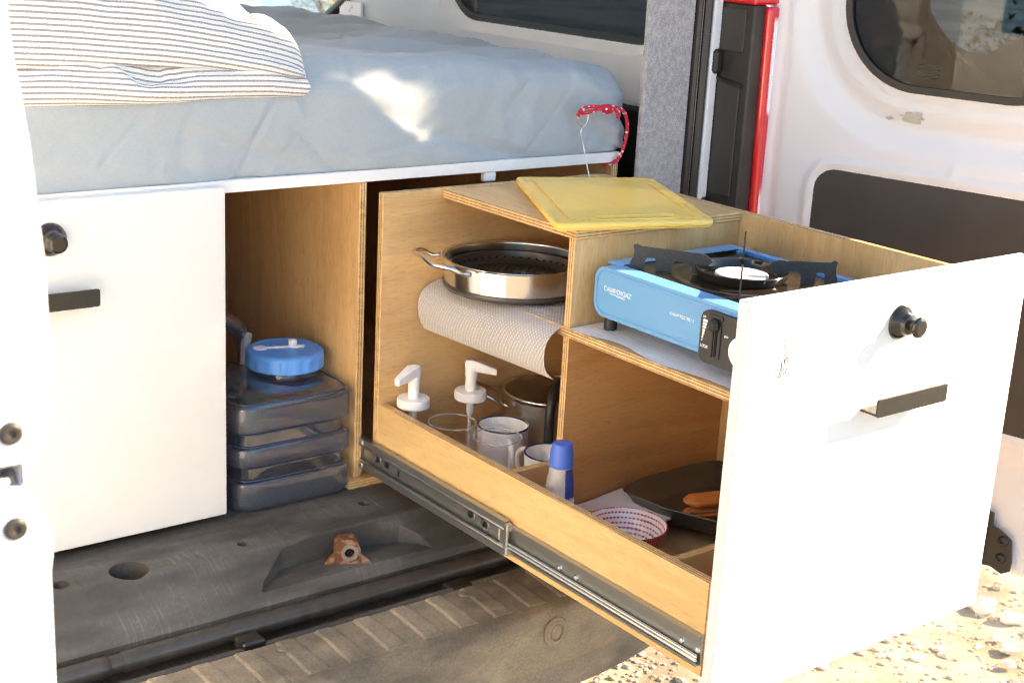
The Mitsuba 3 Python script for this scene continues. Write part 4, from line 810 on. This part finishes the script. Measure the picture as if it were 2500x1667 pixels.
obj('lettering', text('CAMPINGAZ', 0.0066, (SX0 - 0.0003, -0.3650, 0.3833), *AX, bold=False), 'ink_white', cs)
obj('lettering', cat([cbox(SX0 - 0.0006, SX0, -0.4080, -0.3760, 0.3808, 0.3815, 0.0001), cbox(SX0 - 0.0006, SX0, -0.4080, -0.3900, 0.3792, 0.3797, 0.0001)]), 'ink_white', cs)
obj('lettering', text("CAMP'BISTRO 2", 0.0042, (SX0 - 0.0003, -0.4960, 0.3815), *AX, bold=False), 'ink_white', cs)

# ---------------------------------------------------------------- soap pumps
def dispenser(x, y, ang, zc, label):
    t = thing('soap_dispenser', label, 'soap dispenser'); b0 = 0.0238
    obj('jar', lathe([(0.0, b0 + 0.0003), (0.022, b0 + 0.0003), (0.0245, b0 + 0.003), (0.0248, zc - 0.012)], (x, y, 0), 40), 'clear_glass', t, True)
    obj('collar', lathe([(0, zc - 0.0085), (0.0235, zc - 0.0085), (0.0255, zc - 0.0065), (0.0256, zc + 0.0055), (0.0240, zc + 0.0072), (0, zc + 0.0075)], (x, y, 0), 48), 'white_plastic', t, 30)
    obj('dip_tube', lathe([(0, b0 + 0.012), (0.0028, b0 + 0.012), (0.003, zc - 0.035), (0.0055, zc - 0.03), (0.0060, zc - 0.0086), (0, zc - 0.0086)], (x, y, 0), 20), 'white_plastic', t, 30)
    z0 = zc + 0.0072
    pk2 = obj('pump', lathe([(0.0088, z0), (0.0088, z0 + 0.0235), (0.0098, z0 + 0.0238), (0.0098, z0 + 0.046), (0.0090, z0 + 0.0480), (0, z0 + 0.0485)], (x, y, 0), 36), 'white_plastic', t, 30)
    d2 = np.array([math.cos(ang), math.sin(ang), 0]); pr2 = np.cross([0, 0, 1], d2); c = np.array([x, y, z0])
    pts = []
    for l, w, za, zb2 in ((-0.009, 0.0060, 0.033, 0.0500), (0.006, 0.0098, 0.033, 0.0502), (0.040, 0.0052, 0.0275, 0.0375)):
        for s2 in (-1, 1):
            for z in (za, zb2): pts.append(c + d2 * l + pr2 * s2 * (w if z == zb2 else w * 0.8) + [0, 0, z])
            pts.append(c + d2 * (l - 0.001) + pr2 * s2 * w * 1.03 + [0, 0, (za + zb2) / 2])
    obj('spout', trimesh.convex.convex_hull(np.array(pts)), 'white_plastic', pk2, 30)
dispenser(0.2935, -0.0460, math.radians(196), 0.140, 'white pump soap dispenser nearer the drawer side, spout turned to the left')
dispenser(0.3930, -0.0590, math.radians(-42), 0.140, 'white pump soap dispenser with its spout turned to the right under the curled mat')

# ---------------------------------------------------------------- tumblers and mugs
def tumbler(x, y, z1, label):
    t = thing('drinking_glass', label, 'glass'); b0 = 0.0238; r = 0.0365
    obj('wall', lathe([(0.0, b0 + 0.006), (0.027, b0 + 0.006), (0.0305, b0 + 0.009), (0.033, b0 + 0.03), (r, z1)], (x, y, 0), 56), 'clear_glass', t, True)
    obj('rim', tube([[x + r * math.cos(a), y + r * math.sin(a), z1] for a in np.linspace(0, 6.2832, 64, endpoint=False)], 0.0011, 8, closed=True), 'rim_glass', t, True)
    obj('base', lathe([(0, b0), (0.0275, b0), (0.030, b0 + 0.002), (0.030, b0 + 0.005), (0, b0 + 0.0055)], (x, y, 0), 40), 'clear_glass', t, 40)
tumbler(0.3255, -0.1060, 0.120, 'empty clear drinking glass in front of the soap dispensers')
tumbler(0.3480, -0.1930, 0.120, 'empty clear drinking glass in front of the larger white mug')
def mug(x, y, z1, r, ha, label):
    t = thing('mug', label, 'mug'); b0 = 0.0238
    obj('body', lathe([(0, b0 + 0.003), (r - 0.012, b0 + 0.0005), (r - 0.006, b0 + 0.003), (r - 0.003, b0 + 0.010), (r, z1 - 0.001), (r - 0.0016, z1), (r - 0.003, z1 - 0.002), (r - 0.006, b0 + 0.012), (r - 0.012, b0 + 0.006), (0, b0 + 0.005)], (x, y, 0), 64), 'enamel', t, 40)
    obj('rim', tube([[x + (r - 0.0008) * math.cos(a), y + (r - 0.0008) * math.sin(a), z1] for a in np.linspace(0, 6.2832, 64, endpoint=False)], 0.0014, 8, closed=True), 'enamel_rim', t, True)
    d2 = np.array([math.cos(ha), math.sin(ha), 0]); c = np.array([x, y, 0])
    h2 = [c + d2 * (r - 0.002) + [0, 0, z1 - 0.013], c + d2 * (r + 0.014) + [0, 0, z1 - 0.010], c + d2 * (r + 0.025) + [0, 0, z1 - 0.022], c + d2 * (r + 0.022) + [0, 0, z1 - 0.042], c + d2 * (r + 0.010) + [0, 0, z1 - 0.056], c + d2 * (r - 0.004) + [0, 0, z1 - 0.062]]
    m = tube(spline(h2, 36), 0.0042, 10); obj('handle', m, 'enamel', t, True)
mug(0.4040, -0.1330, 0.110, 0.0400, math.radians(-115), 'larger white enamel mug with a dark rim behind the drinking glass')
mug(0.3960, -0.2600, 0.108, 0.0390, math.radians(100), 'white enamel mug with a dark rim beside the blue capped salt bottle')

# ---------------------------------------------------------------- saucepan with lid
sa = thing('saucepan', 'steel saucepan with glass lid and black handle under the rear shelf', 'saucepan')
SP = (0.5260, -0.0950); z1 = 0.132; rs = 0.0735
obj('body', lathe([(0, 0.0240), (rs - 0.008, 0.0240), (rs - 0.001, 0.032), (rs, z1 - 0.004), (rs + 0.003, z1), (rs - 0.002, z1), (rs - 0.003, 0.034), (0, 0.028)], (*SP, 0), 64), 'steel_soft', sa, 40)
obj('lid_rim', tube([[SP[0] + (rs + 0.002) * math.cos(a), SP[1] + (rs + 0.002) * math.sin(a), z1 + 0.0035] for a in np.linspace(0, 6.2832, 72, endpoint=False)], 0.0032, 8, closed=True), 'steel', sa, True)
obj('lid_glass', lathe([(rs, z1 + 0.004), (rs * 0.8, z1 + 0.009), (rs * 0.5, z1 + 0.014), (0, z1 + 0.016)], (*SP, 0), 48), 'brown_glass', sa, True)
hd = np.array([math.cos(math.radians(150)), math.sin(math.radians(150)), 0]); hn = np.array([-hd[1], hd[0], 0]); sc3 = np.array([*SP, 0])
hp = [sc3 + hd * rs + hn * 0.03 + [0, 0, z1 - 0.016], sc3 + hd * (rs + 0.02) + hn * 0.033 + [0, 0, z1 - 0.003], sc3 + hd * (rs + 0.042) + hn * 0.024 + [0, 0, z1 + 0.008], sc3 + hd * (rs + 0.048) + [0, 0, z1 + 0.012], sc3 + hd * (rs + 0.042) - hn * 0.024 + [0, 0, z1 + 0.008], sc3 + hd * (rs + 0.02) - hn * 0.033 + [0, 0, z1 - 0.003], sc3 + hd * (rs + 0.001) - hn * 0.036 + [0, 0, z1 - 0.012], sc3 + hd * (rs + 0.001) - hn * 0.036 + [0, 0, z1 - 0.034]]
obj('loop_handle', tube(spline(hp, 60), 0.0034, 10), 'steel', sa, True)
hb = [(0.4215, -0.2230, 0.05), (0.4215, -0.2230, 0.10), (0.4215, -0.2230, 0.14), (0.4245, -0.2205, 0.163), (0.434, -0.214, 0.179), (0.452, -0.203, 0.187), (0.475, -0.190, 0.186)]
hq = spline(hb, 40); mh = tube(hq, 1.0, 12)
ctr = np.repeat(hq, 12, 0); off = mh.vertices[:480] - ctr
perp = np.array([0.593, 0.753, 0]) / np.linalg.norm([0.593, 0.753, 0]); side = np.cross(perp, [0, 0, 1])
mh.vertices[:480] = ctr + off * 0.0075
obj('handle', mh, 'black_plastic', sa, True)

# ---------------------------------------------------------------- front compartment: salt, jar, paper, bowl, pans
sl = thing('salt_bottle', 'clear salt bottle with a blue cap and dark blue label', 'bottle')
sx, sy = SC_
obj('bottle', lathe([(0, 0.0242), (0.0205, 0.0242), (0.0225, 0.027), (0.0222, 0.09), (0.0185, 0.135), (0.0150, 0.158), (0.0148, 0.163)], (sx, sy, 0), 40), 'clear_plastic', sl, True)
obj('salt', lathe([(0, 0.0255), (0.0195, 0.0255), (0.0212, 0.028), (0.0210, 0.09), (0.0193, 0.112), (0.010, 0.116), (0, 0.114)], (sx, sy, 0), 32), 'salt_grains', sl, 40)
obj('cap', lathe([(0, 0.157), (0.0160, 0.157), (0.0170, 0.159), (0.0162, 0.172), (0.0136, 0.1885), (0.0125, 0.190), (0, 0.190)], (sx, sy, 0), 40), 'salt_blue', sl, 30)
obj('cap_flap', ell(rrect(-0.004, 0.0128, -0.006, 0.006, 0.002), 0.0012, (sx, sy, 0.1899), (0.79, -0.6, 0), (0.6, 0.79, 0)), 'salt_blue', sl)
lth = np.radians(np.linspace(-107, -10, 30)); lzz = np.linspace(0.030, 0.156, 24)
lr = np.interp(lzz, [0.027, 0.09, 0.135, 0.158], [0.0227, 0.0224, 0.0187, 0.0152])
obj('label', grid(np.array([[[sx + r * math.cos(a), sy + r * math.sin(a), z] for z, r in zip(lzz, lr)] for a in lth])), 'salt_label', sl, True)
jr = thing('glass_jar', 'small round glass dish of golden yellow contents behind the salt bottle', 'jar')
obj('contents', lathe([(0, 0.026), (0.024, 0.026), (0.026, 0.030), (0.026, 0.062), (0.018, 0.068), (0, 0.070)], (0.366, -0.404, 0), 40), 'golden', jr, 40)
obj('glass', lathe([(0, 0.0243), (0.027, 0.0243), (0.030, 0.03), (0.030, 0.070), (0.024, 0.0745), (0, 0.0755)], (0.366, -0.404, 0), 40), 'clear_glass', jr, True)
pxg, pyg = np.meshgrid(np.linspace(0.335, 0.475, 40), np.linspace(-0.45, -0.334, 30), indexing='ij')
pz = 0.044 + 0.014 * meshkit.fbm(np.stack([pxg * 9, pyg * 9, 0 * pxg], -1), 3, 5) + 0.012 * np.clip((pxg - 0.40) / 0.12, 0, 1)
single('paper_towel', cat([grid(np.stack([pxg, pyg, pz], -1)), grid(np.stack([pxg, pyg, pz - 0.002], -1), True)]), 'paper', 'crumpled white cloth behind the dotted bowl', 'cloth', True)
br = 0.0560
single('bowl', lathe([(0, BC[2] - 0.054), (0.026, BC[2] - 0.054), (0.028, BC[2] - 0.050), (0.040, BC[2] - 0.036), (0.050, BC[2] - 0.017), (br, BC[2] - 0.0005), (br - 0.0008, BC[2] + 0.0006), (br - 0.0022, BC[2]), (0.047, BC[2] - 0.018), (0.037, BC[2] - 0.034), (0.025, BC[2] - 0.044), (0, BC[2] - 0.047)], (BC[0], BC[1], 0), 80), 'bowl_glaze', 'white bowl with red dotted rows inside and a red outside', 'bowl', 40)
# grill pan: rounded square with a flared rim
gp = thing('frying_pan', 'black non stick frying pan under the stove shelf', 'frying pan')
fr_out = sg.Polygon([(0.443, -0.366), (0.50, -0.349), (0.60, -0.3445), (0.655, -0.352), (0.669, -0.40), (0.669, -0.56), (0.65, -0.612), (0.60, -0.622), (0.50, -0.560), (0.452, -0.45)]).buffer(-0.014).buffer(0.014, quad_segs=8)
def lev(d, z): 
    P_ = fr_out.buffer(d, quad_segs=8) if d else fr_out
    c_ = np.array(P_.centroid.coords[0]); out = []
    for a in np.linspace(0, 2 * np.pi, 140, endpoint=False):
        ray = sg.LineString([c_, c_ + 2 * np.array([math.cos(a), math.sin(a)])]); q = np.array(P_.exterior.intersection(ray).coords[0] if P_.exterior.intersection(ray).geom_type == 'Point' else P_.exterior.intersection(ray).geoms[0].coords[0]); out.append([*q, z])
    return np.array(out)
c_ = np.array([*fr_out.centroid.coords[0]])
loops = [lev(-0.024, 0.046), lev(-0.014, 0.060), lev(-0.004, 0.0745), lev(0.0, 0.0765), lev(-0.001, 0.078), lev(-0.004, 0.0772), lev(-0.014, 0.064), lev(-0.024, 0.052), lev(-0.034, 0.0495), np.tile([[*c_, 0.0490]], (140, 1))]
obj('body', loft(loops), 'black_coat', gp, 40)
hk = np.array([0.555, -0.515, 0.0])
def stick(p0, p1, w, h, z, mat, nm):
    p0, p1 = np.array(p0), np.array(p1); d2 = (p1 - p0) / np.linalg.norm(p1 - p0); n2 = np.array([-d2[1], d2[0]])
    L = np.linalg.norm(p1 - p0); N = 30; P_ = []
    for s2 in np.linspace(0, 1, N):
        k2 = min(1, (s2 * L / 0.016)) ** 0.5 if s2 * L < 0.016 else 1
        k2 = max(k2, 0.15)
        P_.append([[*(p0 + d2 * s2 * L + n2 * w / 2 * k2 * math.cos(a)), z + h / 2 + h / 2 * k2 * math.sin(a) * (1 if abs(math.sin(a)) < 1.1 else 1)] for a in np.linspace(0, 6.2832, 16, endpoint=False)])
    P_ = np.array(P_); return loft(list(P_))
wh = obj('folding_handle', stick((0.493, -0.446), (0.63, -0.490), 0.036, 0.0165, 0.0690, None, ''), 'wood_handle', gp, 60, label='orange wooden folding handle')
obj('lower_grip', stick((0.489, -0.450), (0.628, -0.496), 0.032, 0.0125, 0.0545, None, ''), 'wood_handle', wh, 60)
obj('steel_band', cat([tube([[0.488, -0.463, 0.0668], [0.560, -0.487, 0.0668], [0.622, -0.508, 0.0668]], 0.0022, 8)]), 'steel', wh, True)
single('baking_tray', cut(cbox(0.405, 0.660, -0.634, -0.520, 0.0242, 0.0450, 0.004), cbox(0.411, 0.654, -0.629, -0.525, 0.028, 0.06, 0.003)), 'black_coat', 'low black tray under the frying pan by the front divider', 'tray')
single('sponge', cbox(0.268, 0.318, -0.725, -0.672, 0.0240, 0.060, 0.004), 'sponge_green', 'green sponge tucked behind the white drawer front', 'sponge')

# ---------------------------------------------------------------- water jug
jg = thing('water_jug', 'ribbed blue translucent water jug with a blue screw cap', 'water jug')
JX, JY, HX, HY = 0.1185, 0.1010, 0.1010, 0.1020
def sq(z, k, ex=8.0, n=96):
    t = np.linspace(0, 2 * np.pi, n, endpoint=False); c, s = np.cos(t), np.sin(t)
    r = (np.abs(c) ** ex + np.abs(s) ** ex) ** (-1 / ex)
    return np.c_[JX + (HX + k) * r * c, JY + (HY + k) * r * s, np.full(n, z)]
J = [(-0.0118, -0.09), (-0.0115, -0.014), (-0.006, -0.004), (0.004, 0.0), (0.034, 0.0), (0.0375, -0.003), (0.040, -0.0085), (0.058, -0.0085), (0.061, -0.004), (0.0645, 0.0), (0.088, 0.0), (0.0915, -0.004), (0.094, -0.0085), (0.111, -0.0085), (0.1145, -0.004), (0.118, 0.0), (0.150, 0.0), (0.158, -0.004), (0.163, -0.012), (0.166, -0.030), (0.170, -0.055), (0.171, -0.09)]
obj('body', loft([sq(z, k) for z, k in J]), 'jug_blue', jg, 50)
obj('body_seam', cat([tube(sq(z, k + 0.0006), 0.0010, 6, closed=True) for z, k in ((0.0395, -0.0078), (0.0595, -0.0075), (0.093, -0.0075), (0.1125, -0.0075), (0.160, -0.006))]), 'jug_navy', jg, True)
CC = (0.1545, 0.1090)
obj('neck', lathe([(0.049, 0.166), (0.049, 0.184)], (*CC, 0), 56), 'jug_blue', jg, True)
n_ = 160; thc = np.linspace(0, 2 * np.pi, n_, endpoint=False)
def capring(r, z, flute):
    f = 0.5 + 0.5 * np.cos(thc * 18); f = np.clip((f - 0.35) / 0.3, 0, 1)
    rr = r - flute * (1 - f); return np.c_[CC[0] + rr * np.cos(thc), CC[1] + rr * np.sin(thc), np.full(n_, z)]
z0 = 0.1785
ck2 = obj('cap', loft([capring(0.048, z0, 0), capring(0.0600, z0, 0), capring(0.0612, z0 + 0.002, 0.0), capring(0.0612, z0 + 0.004, 0.0014), capring(0.0606, z0 + 0.018, 0.0014), capring(0.0602, z0 + 0.0205, 0.0), capring(0.0590, z0 + 0.0235, 0), capring(0.0560, z0 + 0.0255, 0), capring(0.0515, z0 + 0.0262, 0), capring(0.0500, z0 + 0.0250, 0), capring(0.0485, z0 + 0.0243, 0), np.tile([[*CC, z0 + 0.0243]], (n_, 1))]), 'cap_blue', jg, 40)
vd = np.array([0.79, -0.61]); vn = np.array([0.61, 0.79]); zt = z0 + 0.0243
pv = lambda a, b2: np.array([CC[0] + vd[0] * a + vn[0] * b2, CC[1] + vd[1] * a + vn[1] * b2])
strap = sg.LineString([pv(-0.036, -0.004), pv(0.010, 0.014)]).buffer(0.0032).union(sg.Point(pv(-0.038, -0.005)).buffer(0.0105)).union(sg.Point(pv(0.012, 0.014)).buffer(0.0085)).union(sg.LineString([pv(0.012, 0.014), pv(0.024, 0.018)]).buffer(0.0045))
obj('vent_strap', ell(strap, 0.0016, (0, 0, zt), (1, 0, 0), (0, 1, 0)), 'white_plastic', ck2)
obj('vent_plug', lathe([(0, 0.012), (0.006, 0.012), (0.0068, 0.0105), (0.0068, 0.0015), (0, 0.0015)], (*pv(0.010, 0.0135), zt), 24), 'white_plastic', ck2, 30)
obj('carry_handle', cat([tube(spline([(0.01, 0.170, 0.165), (0.020, 0.172, 0.205), (0.045, 0.176, 0.236), (0.075, 0.180, 0.243), (0.105, 0.184, 0.228), (0.122, 0.186, 0.200), (0.128, 0.186, 0.165)], 40), 0.0135, 14)]), 'jug_blue', jg, True)
obj('spout_tip', cat([tube([[0.112, 0.165, 0.168], [0.118, 0.170, 0.198], [0.126, 0.178, 0.213]], [0.006, 0.0075, 0.008], 12)]), 'clear_plastic', jg, True)
pg = thing('jug_colour_block', 'green and red packet behind the water jug, standing in for colours refracted in it', 'block')  # stands in for the green and red colours showing through the jug
obj('green_panel', cbox(0.135, 0.1975, 0.2065, 0.226, -0.010, 0.100, 0.004), 'block_green', pg)
obj('red_panel', cbox(0.198, 0.2270, 0.2065, 0.226, 0.0, 0.108, 0.004), 'block_red', pg)
